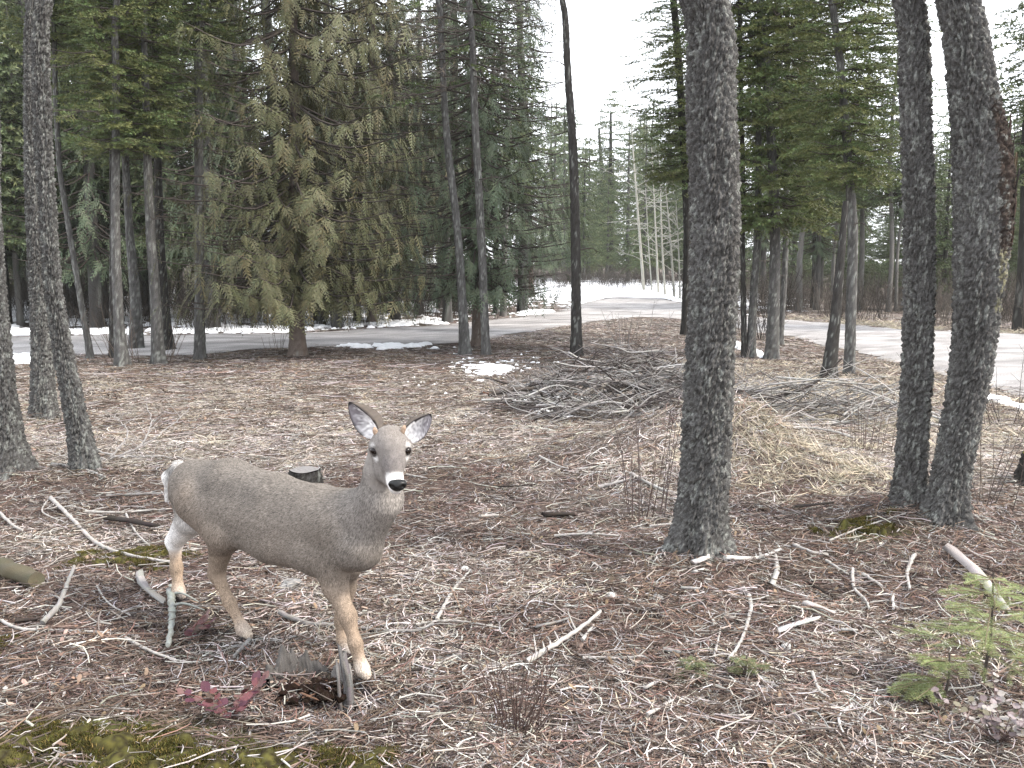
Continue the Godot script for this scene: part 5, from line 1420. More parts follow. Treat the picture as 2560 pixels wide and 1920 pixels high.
func build_brush_pile() -> void:
	rng.seed = 29
	var o := thing("brush_pile", "heap of tangled grey cut branches in the middle of the clearing", "brush pile", on_land(Vector2(pile_at.x, pile_at.z)))
	for i in 260:
		var st := begin()
		var side := ri(-.9, 1.25)
		var c := Vector3(side, 0, ri(-.7, 1.1))
		var a := ri(-.9, .9) + (PI if rng.randf() < .5 else 0.0)
		if rng.randf() < .25: a = ri(0, TAU)
		var l := ri(.35, 1.3)
		var hump := .62 * exp(-pow((side - .3) / .85, 2.0)) * maxf(.06, 1.0 - absf(c.z + .1) * .85)
		var d := Vector3(cos(a), ri(-.25, .45), sin(a) * .7) * l * .5
		var y := .03 + hump * sqrt(rng.randf())
		var r := ri(.004, .015)
		var pts := []
		for e in [-1.0, -.3, .4, 1.0]:
			var p: Vector3 = c + d * e + Vector3(ri(-.09, .09), y + ri(-.06, .09), ri(-.09, .09))
			var w := o.position + p
			p.y = maxf(p.y, land(w.x, w.z) - o.position.y + r)
			pts.append(p)
		var col: Color = [Color(.2, .185, .175), Color(.32, .3, .29), Color(.1, .085, .08), Color(.06, .05, .046), Color(.45, .43, .41)][rng.randi_range(0, 4)]
		var line := curve(pts, .06)
		tube(st, line, r, r * .4, 6, col, .08, .2)
		for k in 8:
			var q := line[rng.randi_range(1, line.size() - 1)]
			tube(st, PackedVector3Array([q, q + Vector3(ri(-1, 1), ri(-.2, .7), ri(-1, 1)) * ri(.08, .35)]), r * .35, r * .18, 4, jitter(col, .2))
		part("branch", st.commit(), mat.wood, o)
	# the second, looser heap right of the thickest trunk
	var o2 := thing("brush_pile", "loose tangle of pale thin branches between the thickest trunk and the twin trunks", "brush pile", on_land(Vector2(pile_right.x, pile_right.z)))
	for i in 130:
		var st := begin()
		var c := Vector3(ri(-1.15, 1.1), 0, ri(-.6, .9))
		var a := ri(-.6, .9) + (PI if rng.randf() < .4 else 0.0)
		var l := ri(.4, 1.5)
		var d := Vector3(cos(a), ri(-.05, .6), sin(a) * .6) * l * .5
		var r := ri(.005, .014)
		var y := ri(.02, .55) * (1.0 - absf(c.x) * .4) * maxf(.1, 1.0 - absf(c.z))
		var pts := []
		for e in [-1.0, -.2, .4, 1.0]:
			var p: Vector3 = c + d * e + Vector3(ri(-.06, .06), y + ri(-.03, .06), ri(-.06, .06))
			var w := o2.position + p
			p.y = maxf(p.y, land(w.x, w.z) - o2.position.y + r)
			pts.append(p)
		var col: Color = [Color(.3, .285, .27), Color(.42, .4, .375), Color(.14, .125, .115), Color(.5, .47, .44)][rng.randi_range(0, 3)]
		var line := curve(pts, .07)
		tube(st, line, r, r * .4, 5, col, .08, .2)
		for k in 5:
			var q := line[rng.randi_range(1, line.size() - 1)]
			tube(st, PackedVector3Array([q, q + Vector3(ri(-1, 1), ri(-.1, .7), ri(-1, 1)) * ri(.08, .3)]), r * .4, r * .2, 4, jitter(col, .2))
		part("branch", st.commit(), mat.wood, o2)
	# logs that lie on the heap
	for e in [["log", "thick pale log with a brown broken end lying across the brush pile", Vector3(-.12, .31, .3), Vector3(.85, .15, .5), .045, Color(.33, .3, .28)], ["log", "dark log end sticking out at the left of the brush pile", Vector3(-1.25, .16, .35), Vector3(-.7, .18, .1), .03, Color(.1, .085, .075)], ["log", "short pale broken log below the thick log on the brush pile", Vector3(-.26, .16, .5), Vector3(.06, .27, .4), .03, Color(.42, .38, .34)]]:
		var g := thing(e[0], e[1], "log", o.position, "logs on the brush pile")
		var st := begin()
		tube(st, curve([e[2], (e[2] + e[3]) * .5 + Vector3(0, .02, 0), e[3]], .05), e[4], e[4] * .8, 10, e[5], .1, .25)
		part("stem", st.commit(), mat.wood, g)
		var en := part("broken_end", splinter(e[2] + Vector3(.03, 0, 0), e[2] - Vector3(.05, -.02, 0), e[4] * .85, Color(.26, .13, .08)).commit(), mat.wood, g)
	var dk := thing("fallen_branch", "dark curved branch rising out of the loose tangle", "branch", o2.position)
	var sd := begin()
	tube(sd, curve([Vector3(-.75, .12, .1), Vector3(-.25, .22, .05), Vector3(.1, .34, 0), Vector3(.42, .62, -.05)], .05), .02, .009, 7, Color(.07, .06, .055), .08, .15)
	part("stem", sd.commit(), mat.wood, dk)
	for q in [["long pale branch arching right out of the loose tangle", [Vector3(-.3, .4, -.1), Vector3(.3, .36, 0), Vector3(.9, .3, .1), Vector3(1.45, .05, .3)]], ["pale branch sloping down to the twin trunks from the tangle", [Vector3(.5, .33, .1), Vector3(.95, .16, .3), Vector3(1.4, .0, .6)]]]:
		var g := thing("fallen_branch", q[0], "branch", o2.position)
		var st := begin()
		tube(st, curve(q[1], .06), .015, .007, 6, Color(.4, .38, .35), .08, .2)
		part("stem", st.commit(), mat.wood, g)

# ------------------------------------------------------------------ small green and red plants
func shoot(st: SurfaceTool, a: Vector3, b: Vector3, sag: float, nl: float, nw: float, gap: float, c: Color) -> void:
	var d := (b - a)
	var n := int(d.length() / gap)
	var dir := d.normalized()
	var side := dir.cross(Vector3.UP).normalized()
	for i in n:
		var t := float(i) / n
		var p := a.lerp(b, t) + Vector3(0, -sag * t * t, 0)
		for s in [-1.0, 1.0]:
			for w in 2:
				var o: Vector3 = (side * s + Vector3(0, ri(-.25, .6), 0) + dir * ri(.3, .8)).normalized()
				needle(st, p, p + o * nl * ri(.8, 1.15) * (1.0 - t * .35), o.cross(Vector3.UP).normalized() * nw, jitter(c, .45))

func young_fir(called: String, label: String, at: Vector3, h: float, reach: float, whorls: int, c: Color, only: Array) -> void:
	var o := thing(called, label, "fir sapling", on_land(Vector2(at.x, at.z)))
	var st := begin()
	tube(st, curve([Vector3(0, -.02, 0), Vector3(.02, h * .5, .01), Vector3(.03, h, -.02)], .04), .007, .003, 6, Color(.09, .075, .065), .1, .1)
	part("stem", st.commit(), mat.wood, o)
	for i in whorls:
		var t := (i + .6) / whorls
		var y := h * (.25 + .75 * t)
		for b in 5:
			var an: float = TAU * b / 5.0 + i * 1.1 + ri(-.3, .3)
			if only.size(): an = ri(only[0], only[1])
			var l := reach * (1.05 - .6 * t) * ri(.7, 1.1)
			var a := Vector3(.02, y, 0)
			var e := a + Vector3(cos(an), ri(-.25, .2), sin(an)) * l
			var br := begin()
			tube(br, PackedVector3Array([a, a.lerp(e, .5) + Vector3(0, .01, 0), e]), .0028, .0014, 4, Color(.14, .11, .07))
			shoot(br, a.lerp(e, .2), e, .0, .024, .0009, .0056, c)
			for k in 9:
				var s := ri(.2, .95)
				var q := a.lerp(e, s)
				var sd := (e - a).normalized().cross(Vector3.UP) * (1.0 if k % 2 else -1.0)
				shoot(br, q, q + ((e - a).normalized() * .7 + sd * .75 + Vector3(0, ri(-.2, .1), 0)) * l * .5 * (1.2 - s), .015, .024, .0009, .0056, c)
			part("bough", br.commit(), mat.leaf, o)

func toothed_leaf(l: float, w: float, c: Color) -> ArrayMesh:
	var st := begin()
	var rim := []
	var n := 9
	for s in [1.0, -1.0]:
		for i in n:
			var t := float(i if s > 0 else n - 1 - i) / (n - 1)
			var tooth := 1.0 if (i % 2 == 0) else 1.25
			rim.append(Vector3(l * t, .12 * w * tooth, s * w * sin(PI * clampf(t * .9 + .07, 0, 1)) * tooth))
	var k := rim.size()
	for i in k:
		var cc := jitter(c, .15)
		var t := clampf(rim[i].x, 0, l)
		for p in [Vector3(l * .5, 0, 0), rim[i], rim[(i + 1) % k]]:
			st.set_color(cc)
			st.add_vertex(p)
	st.generate_normals()
	return st.commit()

func build_plants() -> void:
	rng.seed = 37
	young_fir("fir_sapling", "bright green fir sapling at the right edge", sapling_at, .5, .36, 6, Color(.215, .25, .10), [])
	young_fir("fir_sapling", "feathery green fir seedling with a long bough before the sapling", Vector3(1.72, 0, -3.75), .2, .28, 2, Color(.215, .25, .10), [2.2, 3.9])
	young_fir("fir_seedling", "tiny fir seedling left of the long curved pale branch", seedling_a, .08, .12, 2, Color(.13, .15, .07), [])
	young_fir("fir_seedling", "tiny fir seedling right of the long curved pale branch", seedling_b, .09, .12, 2, Color(.13, .15, .07), [])
	# oregon grape with wine red leaves
	var lm := []
	for i in 5:
		lm.append(toothed_leaf(.044, .016, [Color(.08, .028, .032), Color(.10, .036, .038), Color(.065, .025, .034), Color(.11, .06, .055), Color(.06, .042, .033)][i]))
	for e in [[grape_at, 8, .21, "low plant with wine red toothed leaves beside the rotten stump"], [grape_small_at, 4, .16, "small red leaved plant at the lichen crusted stick"]]:
		var o := thing("red_leaved_plant", e[3], "plant", on_land(Vector2(e[0].x, e[0].z)), "red leaved ground plants")
		for i in e[1]:
			var a := ri(0, TAU)
			var d: Vector3 = Vector3(cos(a), ri(.6, 1.4), sin(a)).normalized() * e[2] * ri(.6, 1.1)
			var st := begin()
			tube(st, curve([Vector3.ZERO, d * .6 + Vector3(0, .02, 0), d], .03), .002, .001, 4, Color(.2, .08, .07))
			part("stalk", st.commit(), mat.wood, o)
			for k in 7:
				var t := .4 + .1 * k
				var lf := part("leaf", lm[rng.randi_range(0, 4)], mat.leaf, o)
				var dir := (d.normalized() * .5 + d.cross(Vector3.UP).normalized() * (1.0 if k % 2 else -1.0) + Vector3(0, ri(-.3, .2), 0)).normalized()
				if k == 6: dir = d.normalized()
				lf.transform = facing(d * minf(t, 1.0), dir, Vector3(ri(-.4, .4), 1, ri(-.1, .6)), ri(.7, 1.15))
	# pale mauve leaves at the lower right corner
	var ml := []
	for i in 4: ml.append(toothed_leaf(.026, .011, [Color(.2, .165, .165), Color(.15, .115, .115), Color(.26, .24, .22), Color(.13, .115, .08)][i]))
	var o := thing("mauve_shrub", "shrub with small pale mauve leaves in the lower right corner", "shrub", on_land(Vector2(mauve_at.x, mauve_at.z)))
	for i in 22:
		var a := ri(0, TAU)
		var d := Vector3(cos(a) * ri(.2, .9), ri(.5, 1.0), sin(a) * ri(.2, .9)).normalized() * ri(.12, .3)
		var st := begin()
		tube(st, PackedVector3Array([Vector3.ZERO, d * .5, d]), .0025, .001, 4, Color(.2, .14, .13))
		part("stem", st.commit(), mat.wood, o)
		for k in 9:
			var lf := part("leaf", ml[rng.randi_range(0, 3)], mat.leaf, o)
			lf.transform = facing(d * ri(.4, 1.05), Vector3(ri(-1, 1), ri(-.3, .5), ri(-1, 1)), Vector3(ri(-.6, .6), 1, ri(-.2, .9)), ri(.7, 1.3))

# ------------------------------------------------------------------ the deer
var bones := []
func bone(a: String, b: String, ra: float, rb: float, c: Color, flow: Vector3) -> void:
	bones.append([joint[a], joint[b], ra, rb, c, flow])

func skin(p: Vector3, list: PackedInt32Array) -> float:
	var s := 0.0
	for i in list:
		var b: Array = bones[i]
		var a: Vector3 = b[0]
		var ab: Vector3 = b[1] - a
		var t := clampf((p - a).dot(ab) / maxf(ab.length_squared(), 1e-8), 0.0, 1.0)
		s += exp((lerpf(b[2], b[3], t) - (p - a - ab * t).length()) / .014)
	return -.014 * log(s) if s > 0.0 else 1.0

func build_deer() -> void:
	rng.seed = 53
	var body := Color(.2, .173, .148)
	var back := Color(.172, .152, .133)
	var under := Color(.27, .225, .188)
	var neck := Color(.215, .195, .178)
	var face := Color(.185, .167, .154)
	var leg := Color(.285, .215, .158)
	var thigh := Color(.215, .175, .142)
	var white := Color(.86, .84, .82)
	var rear: Vector3 = (joint.pelvis - joint.shoulder).normalized()
	var down := Vector3.DOWN
	var fb := (rear * .8 + down * .5).normalized()
	bone("pelvis", "loin", .125, .112, back, fb)
	bone("loin", "mid_back", .112, .108, back, fb)
	bone("mid_back", "withers", .108, .095, back, fb)
	bone("pelvis", "flank", .10, .112, body, fb)
	bone("flank", "belly", .112, .122, body, fb)
	bone("belly", "chest", .122, .128, under.lerp(body, .6), fb)
	bone("pelvis", "mid_side", .11, .125, body, fb)
	bone("mid_side", "shoulder", .125, .118, body, fb)
	bone("hip_r", "mid_side", .11, .115, body, fb)
	bone("chest", "brisket", .125, .09, body, fb)
	bone("withers", "chest", .09, .12, body, fb)
	bone("shoulder", "brisket", .118, .085, body, fb)
	bone("withers", "neck_base", .09, .098, back, fb)
	bone("neck_base", "neck_low", .1, .084, neck, (rear + down).normalized())
	bone("brisket", "neck_low", .082, .076, neck, down)
	bone("neck_low", "neck_mid", .084, .068, neck, down)
	bone("neck_mid", "neck_top", .068, .056, neck, down)
	var up := Vector3(-.1, .8, -.6)
	bone("cranium", "forehead", .056, .05, face, up)
	bone("neck_top", "cranium", .056, .054, neck, down)
	bone("brow_r", "brow_l", .029, .029, face, up)
	bone("forehead", "nose_bridge", .044, .036, face, up)
	bone("nose_bridge", "muzzle", .034, .028, face, up)
	bone("jaw", "chin", .036, .019, neck, up)
	bone("cheek_r", "jaw", .034, .034, face, up)
	bone("cheek_l", "jaw", .032, .034, face, up)
	bone("hip_r", "stifle_r", .125, .072, thigh, (rear * .4 + down).normalized())
	bone("stifle_r", "hock_r", .07, .036, leg.lerp(thigh, .55), down)
	bone("flank", "stifle_r", .10, .066, body, down)
	bone("hock_r", "cannon_r", .029, .022, leg, down)
	bone("cannon_r", "fetlock_r", .021, .023, leg, down)
	bone("fetlock_r", "toe_r", .024, .016, leg.lerp(white, .25), down)
	bone("hip_l", "stifle_l", .105, .075, body, down)
	bone("stifle_l", "hock_l", .082, .044, leg.lerp(white, .9), down)
	bone("hock_l", "cannon_l", .033, .025, leg, down)
	bone("cannon_l", "fetlock_l", .025, .025, leg, down)
	bone("fetlock_l", "toe_l", .026, .016, leg.lerp(white, .2), down)
	bone("shoulder", "elbow_r", .1, .074, body, down)
	bone("elbow_r", "forearm_r", .072, .05, thigh, down)
	bone("forearm_r", "knee_r", .046, .031, leg.lerp(thigh, .45), down)
	bone("knee_r", "shin_r", .031, .022, leg, down)
	bone("shin_r", "pastern_r", .022, .023, leg, down)
	bone("pastern_r", "hoof_r", .025, .016, leg.lerp(white, .45), down)
	bone("chest", "elbow_l", .09, .07, body, down)
	bone("elbow_l", "forearm_l", .066, .046, thigh, down)
	bone("forearm_l", "knee_l", .043, .03, leg.lerp(thigh, .35), down)
	bone("knee_l", "shin_l", .03, .022, leg, down)
	bone("shin_l", "pastern_l", .022, .023, leg, down)
	bone("pastern_l", "hoof_l", .024, .016, leg.lerp(white, .3), down)
	bone("tail_root", "tail_mid", .03, .026, back.lerp(white, .3), down)
	bone("tail_mid", "tail_tip", .026, .012, white, down)
	# distance field on a grid, only near the skin
	var cell := .0065
	var mid := 4
	var lo := Vector3.ONE * 1e9
	var hi := -lo
	for b in bones:
		for e in 2:
			lo = lo.min(b[e] - Vector3.ONE * (b[2 + e] + .05))
			hi = hi.max(b[e] + Vector3.ONE * (b[2 + e] + .05))
	var ms := cell * mid
	var mx := int((hi.x - lo.x) / ms) + 2
	var my := int((hi.y - lo.y) / ms) + 2
	var mz := int((hi.z - lo.z) / ms) + 2
	var near := {}
	for i in bones.size():
		var b: Array = bones[i]
		var r: float = maxf(b[2], b[3]) + .045
		var p0: Vector3 = (b[0].min(b[1]) - Vector3.ONE * r - lo) / ms
		var p1: Vector3 = (b[0].max(b[1]) + Vector3.ONE * r - lo) / ms
		for x in range(maxi(int(p0.x), 0), int(p1.x) + 1):
			for y in range(maxi(int(p0.y), 0), int(p1.y) + 1):
				for z in range(maxi(int(p0.z), 0), int(p1.z) + 1):
					var p := lo + (Vector3(x, y, z) + Vector3.ONE * .5) * ms
					var ab: Vector3 = b[1] - b[0]
					var t := clampf((p - b[0]).dot(ab) / ab.length_squared(), 0, 1)
					if (p - b[0] - ab * t).length() - lerpf(b[2], b[3], t) < .055:
						var key := (z * my + y) * mx + x
						if not near.has(key): near[key] = PackedInt32Array()
						near[key].append(i)
	var gx := mx * mid + 1
	var gy := my * mid + 1
	var gz := mz * mid + 1
	var val := PackedFloat32Array()
	val.resize(gx * gy * gz)
	val.fill(99.0)
	var act := []
	for key in near:
		var x: int = key % mx
		var y: int = (key / mx) % my
		var z: int = key / (mx * my)
		var list: PackedInt32Array = near[key]
		if absf(skin(lo + (Vector3(x, y, z) + Vector3.ONE * .5) * ms, list)) > ms * .9: continue
		act.append([x, y, z, list])
		for k in mid + 1:
			for j in mid + 1:
				for i in mid + 1:
					var at := ((z * mid + k) * gy + y * mid + j) * gx + x * mid + i
					if val[at] > 90.0: val[at] = skin(lo + Vector3(x * mid + i, y * mid + j, z * mid + k) * cell, list)
	var v := PackedVector3Array()
	var n := PackedVector3Array()
	var c := PackedColorArray()
	var flow := PackedVector3Array()
	var ix := PackedInt32Array()
	var vert := {}
	var off := [0, 1, gx, gx + 1, gx * gy, gx * gy + 1, gx * gy + gx, gx * gy + gx + 1]
	var edges := [[0, 1], [2, 3], [4, 5], [6, 7], [0, 2], [1, 3], [4, 6], [5, 7], [0, 4], [1, 5], [2, 6], [3, 7]]
	var blobs := [
		[joint.nose_bridge + Vector3(.003, .01, .02), .04, Color(.14, .125, .12), .025], [joint.forehead + Vector3(0, .035, .0), .035, Color(.14, .12, .105), .025], [joint.muzzle + Vector3(-.004, .0, .0), .039, white, .008], [joint.chin + Vector3(0, -.004, 0), .028, white, .01],
		[joint.eye_r + Vector3(.002, .016, -.004), .015, white, .008], [joint.eye_r + Vector3(.01, -.024, 0), .015, white, .009],
		[joint.eye_l + Vector3(-.002, .016, -.004), .014, white, .008], [joint.eye_l + Vector3(-.006, -.024, 0), .014, white, .009],
		[joint.eye_r + Vector3(-.002, -.002, .004), .0215, Color(.05, .042, .038), .004], [joint.eye_l + Vector3(.002, -.002, .004), .021, Color(.05, .042, .038), .004],
		[joint.hock_l + Vector3(.0, .03, .02), .066, white, .01], [joint.hock_l.lerp(joint.stifle_l, .5) + Vector3(-.02, .02, .01), .085, white, .012],
		[joint.hock_l + Vector3(-.03, -.016, .016), .012, Color(.12, .06, .045), .006],
		[joint.tail_mid + Vector3(-.02, 0, .0), .04, white, .012], 
		[joint.neck_low + Vector3(.05, -.01, .05), .06, Color(.36, .33, .3), .05],
		[joint.stifle_r + Vector3(.05, -.055, .0), .03, Color(.34, .28, .24), .02],
		[joint.belly + Vector3(.0, -.125, .0), .06, Color(.34, .3, .265), .04],
		[joint.toe_r, .03, Color(.42, .35, .28), .015], [joint.hoof_r + Vector3(0, .008, 0), .036, Color(.46, .39, .32), .015]]
	for q in act:
		var list: PackedInt32Array = q[3]
		for k in mid:
			for j in mid:
				for i in mid:
					var cx: int = q[0] * mid + i
					var cy: int = q[1] * mid + j
					var cz: int = q[2] * mid + k
					var at := (cz * gy + cy) * gx + cx
					var d := []
					var inside := 0
					for o in off:
						var w := val[at + o]
						d.append(w)
						if w < 0.0: inside += 1
					if inside == 0 or inside == 8: continue
					var p := Vector3.ZERO
					var m := 0
					for e in edges:
						var da: float = d[e[0]]
						var db: float = d[e[1]]
						if (da < 0.0) == (db < 0.0): continue
						var t := da / (da - db)
						p += Vector3(e[0] & 1, (e[0] >> 1) & 1, e[0] >> 2).lerp(Vector3(e[1] & 1, (e[1] >> 1) & 1, e[1] >> 2), t)
						m += 1
					p = lo + (Vector3(cx, cy, cz) + p / m) * cell
					vert[at] = v.size()
					v.append(p)
					n.append(Vector3(d[1] + d[3] + d[5] + d[7] - d[0] - d[2] - d[4] - d[6], d[2] + d[3] + d[6] + d[7] - d[0] - d[1] - d[4] - d[5], d[4] + d[5] + d[6] + d[7] - d[0] - d[1] - d[2] - d[3]).normalized())
					var ws := 0.0
					var col := Color(0, 0, 0)
					var fl := Vector3.ZERO
					for b in list:
						var bo: Array = bones[b]
						var ab: Vector3 = bo[1] - bo[0]
						var t := clampf((p - bo[0]).dot(ab) / ab.length_squared(), 0, 1)
						var w := exp(-maxf((p - bo[0] - ab * t).length() - lerpf(bo[2], bo[3], t), -.03) / .014)
						ws += w
						col += bo[4] * w
						fl += bo[5] * w
					col = col / ws
					var gr := n_fine.get_noise_3dv(p * 6.0)
					for bl in blobs:
						var dist: float = p.distance_to(bl[0]) - bl[1] + gr * .006
						if dist < bl[3]: col = col.lerp(bl[2], clampf(1.0 - (dist + bl[3]) / (2.0 * bl[3]), 0, 1))
					col = col * (1.0 + gr * .25 + n_mid.get_noise_3dv(p * 3.0) * .12)
					col.a = 1.0
					c.append(col)
					flow.append(fl)
	for at in vert:
		for e in [[1, gx, gx * gy], [gx, gx * gy, 1], [gx * gy, 1, gx]]:
			var a := val[at] < 0.0
			if a == (val[at + e[0]] < 0.0): continue
			var k1: int = at - e[1]
			var k2: int = at - e[1] - e[2]
			var k3: int = at - e[2]
			if not (vert.has(k1) and vert.has(k2) and vert.has(k3)): continue
			var w := [vert[at], vert[k1], vert[k2], vert[k3]]
			if a: ix.append_array([w[0], w[2], w[1], w[0], w[3], w[2]])
			else: ix.append_array([w[0], w[1], w[2], w[0], w[2], w[3]])
	var bare := v.size()
	ear(v, n, c, flow, ix, joint.ear_r_base, joint.ear_r_tip, Vector3(-.42, .0, .9), .054, -1.0)
	ear(v, n, c, flow, ix, joint.ear_l_base, joint.ear_l_tip, Vector3(.12, .12, .98), .05, 1.0)
	var arr := []
	arr.resize(Mesh.ARRAY_MAX)
	arr[Mesh.ARRAY_VERTEX] = v
	arr[Mesh.ARRAY_NORMAL] = n
	arr[Mesh.ARRAY_COLOR] = c
	arr[Mesh.ARRAY_INDEX] = ix
	var mesh := ArrayMesh.new()
	mesh.add_surface_from_arrays(Mesh.PRIMITIVE_TRIANGLES, arr)
	var o := thing("deer", "young grey brown deer walking right, its head turned to the camera", "deer", deer_at)
	part("body", mesh, mat.hide, o)
	# short hair lying along the body
	var hair := begin()
	hair.set_color(Color.WHITE)
	hair.set_normal(Vector3.UP)
	for p in [Vector3(0, 0, -.0009), Vector3(.5, .12, -.0008), Vector3(0, 0, .0009), Vector3(0, 0, .0009), Vector3(.5, .12, -.0008), Vector3(.5, .12, .0008), Vector3(.5, .12, -.0008), Vector3(1, .16, 0), Vector3(.5, .12, .0008)]:
		hair.add_vertex(p)
	var spots := []
	for t in range(0, ix.size(), 3):
		var p0 := v[ix[t]]
		var p1 := v[ix[t + 1]]
		var p2 := v[ix[t + 2]]
		if ix[t] >= bare: continue
		for rep in 2:
			var u := rng.randf()
			var w := rng.randf()
			if u + w > 1.0:
				u = 1.0 - u
				w = 1.0 - w
			var p := p0 + (p1 - p0) * u + (p2 - p0) * w
			var nn := n[ix[t]]
			var f := flow[ix[t]] + Vector3(ri(-.35, .35), ri(-.35, .35), ri(-.35, .35))
			f = (f - nn * f.dot(nn)).normalized()
			if f.length() < .5: continue
			var l := .017
			var hd := p.distance_to(joint.forehead)
			if hd < .2: l = .0075
			elif p.y < .4: l = .010
			if p.distance_to(joint.tail_mid) < .08: l = .02
			if p.distance_to(joint.nose) < .04 or p.distance_to(joint.eye_r) < .014 or p.distance_to(joint.eye_l) < .014: continue
			var cc := c[ix[t]]
			var k := ri(.45, 1.65)
			if rng.randf() < .12: k *= .45
			spots.append([Transform3D(Basis(f * l, nn * l, f.cross(nn)), p - nn * .001), Color(cc.r * k, cc.g * k, cc.b * k)])
	var mm := MultiMesh.new()
	mm.transform_format = MultiMesh.TRANSFORM_3D
	mm.use_colors = true
	mm.mesh = hair.commit()
	mm.instance_count = spots.size()
	for i in spots.size():
		mm.set_instance_transform(i, spots[i][0])
		mm.set_instance_color(i, spots[i][1])
	var fur := MultiMeshInstance3D.new()
	fur.name = "fur"
	fur.multimesh = mm
	fur.material_override = mat.hide
	fur.set_meta("kind", "stuff")
	o.add_child(fur)
	# eyes, nose, buds of the antlers, hooves
	for e in ["eye_r", "eye_l"]:
		var ey := part("eye", lump(.02, .8, Color(.012, .008, .007), 0.0, 1.0, 14), mat.eye, o)
		ey.position = joint[e] + Vector3(0, -.004, 0)
	var ns := part("nose", nose_mesh(), mat.nose, o)
	ns.position = joint.nose
	for e in ["bud_r", "bud_l"]:
		var bd := part("antler_bud", lump(.0115, 2.0, Color(.29, .21, .155), .25, 3.0, 12), mat.hide, o)
		bd.position = joint[e] + Vector3(0, -.012, 0)
		bd.rotation.z = .25 if e == "bud_r" else -.25
	for e in [["toe_r", "fetlock_r"], ["toe_l", "fetlock_l"], ["hoof_r", "pastern_r"], ["hoof_l", "pastern_l"]]:
		var f: Vector3 = joint[e[0]] - joint[e[1]]
		f.y = 0
		f = f.normalized()
		var h := part("hoof", hoof_mesh(), mat.horn, o)
		var p: Vector3 = joint[e[0]]
		var g := land(p.x + deer_at.x, p.z + deer_at.z) - deer_at.y
		h.transform = Transform3D(Basis(f, Vector3.UP, f.cross(Vector3.UP)), Vector3(p.x, g, p.z) + f * .004)

func ear(v: PackedVector3Array, n: PackedVector3Array, c: PackedColorArray, flow: PackedVector3Array, ix: PackedInt32Array, a: Vector3, b: Vector3, open: Vector3, w: float, sg: float) -> void:
	var ax := (b - a)
	var l := ax.length()
	ax = ax.normalized()
	open = (open - ax * open.dot(ax)).normalized()
	var side := ax.cross(open).normalized()
	var rows := 22
	var cols := 14
	for face in 2:
		var start := v.size()
		for i in rows + 1:
			var s := float(i) / rows
			var wd := w * pow(sin(PI * clampf(pow(s, .8) * .93 + .06, 0, 1)), .75) * (1.0 if s < .999 else .1)
			for k in cols + 1:
				var t := (float(k) / cols) * 2.0 - 1.0
				var inner := t * -sg   # +1 at the edge towards the crown of the head
				var lip := .64 - s * .2   # the inner edge is folded forward here
				var dep := wd * .85 * (1.0 - pow((inner - (lip - 1.0) * .5) / ((lip + 1.0) * .5), 2.0)) if inner < lip else wd * 1.1 * (inner - lip) / (1.0 - lip)
				dep *= 1.0 - .35 * s
				var p := a + ax * (l * s - .02) + side * wd * (t if inner < lip else -sg * (lip + (inner - lip) * .6)) - open * dep
				if face == 1: p -= open * (.007 * (1.0 - s * .5) * (1.0 - pow(absf(t), 4.0)) + .0008)
				v.append(p)
				var nn := (open * .7 - side * sg * .8).normalized() if face == 0 and inner > lip else (open + side * t * -1.1).normalized() if face == 0 else (-open + side * t * 1.1).normalized()
				n.append(nn)
				var g := n_fine.get_noise_3dv(p * 9.0)
				var col: Color
				if face == 0:
					col = Color(.20, .18, .19).lerp(Color(.85, .83, .82), clampf(1.2 - s * 1.35 + inner * .5 + g * .6, 0, 1))
					if inner < -.88 and s > .2: col = Color(.035, .03, .03)
					if inner > lip - .06: col = Color(.115, .097, .083)
					if s > .25 and absf(inner - lip) < .05 + .12 * s: col = Color(.03, .026, .026)
					if s > .94: col = Color(.03, .027, .027)
				else:
					col = Color(.17, .145, .125)
					if s > .72 + g * .1 or (absf(t) > .72 and s > .42): col = Color(.035, .03, .03)
				col = col * (1.0 + g * .35)
				col.a = 1.0
				c.append(col)
				flow.append(ax)
		for i in rows:
			for k in cols:
				var p := start + i * (cols + 1) + k
				var q := p + cols + 1
				ix.append_array([p, q, p + 1, p + 1, q, q + 1] if face == 0 else [p, p + 1, q, p + 1, q + 1, q])

func nose_mesh() -> ArrayMesh:
	# a broad black pad with two nostrils, front towards +z
	var v := PackedVector3Array()
	var c := PackedColorArray()
	var ix := PackedInt32Array()
	var seg := 24
	for i in seg + 1:
		var t := PI * i / seg
		for k in seg * 2:
			var a := TAU * k / (seg * 2)
			var d := Vector3(sin(t) * cos(a), cos(t), sin(t) * sin(a))
			var p := Vector3(d.x * .035, d.y * .024, d.z * .026)
			p.x *= 1.0 + .22 * d.y
			for s in [-1.0, 1.0]:
				var q := Vector2(p.x - s * .023, p.y + .002)
				if d.z > 0.0: p.z -= .010 * exp(-q.length_squared() / .00006)
			v.append(p)
			c.append(Color(.011, .0105, .0115))
	for i in seg:
		for k in seg * 2:
			var p := i * seg * 2 + k
			var q := i * seg * 2 + (k + 1) % (seg * 2)
			ix.append_array([p, p + seg * 2, q, q, p + seg * 2, q + seg * 2])
	return smooth(v, c, ix)

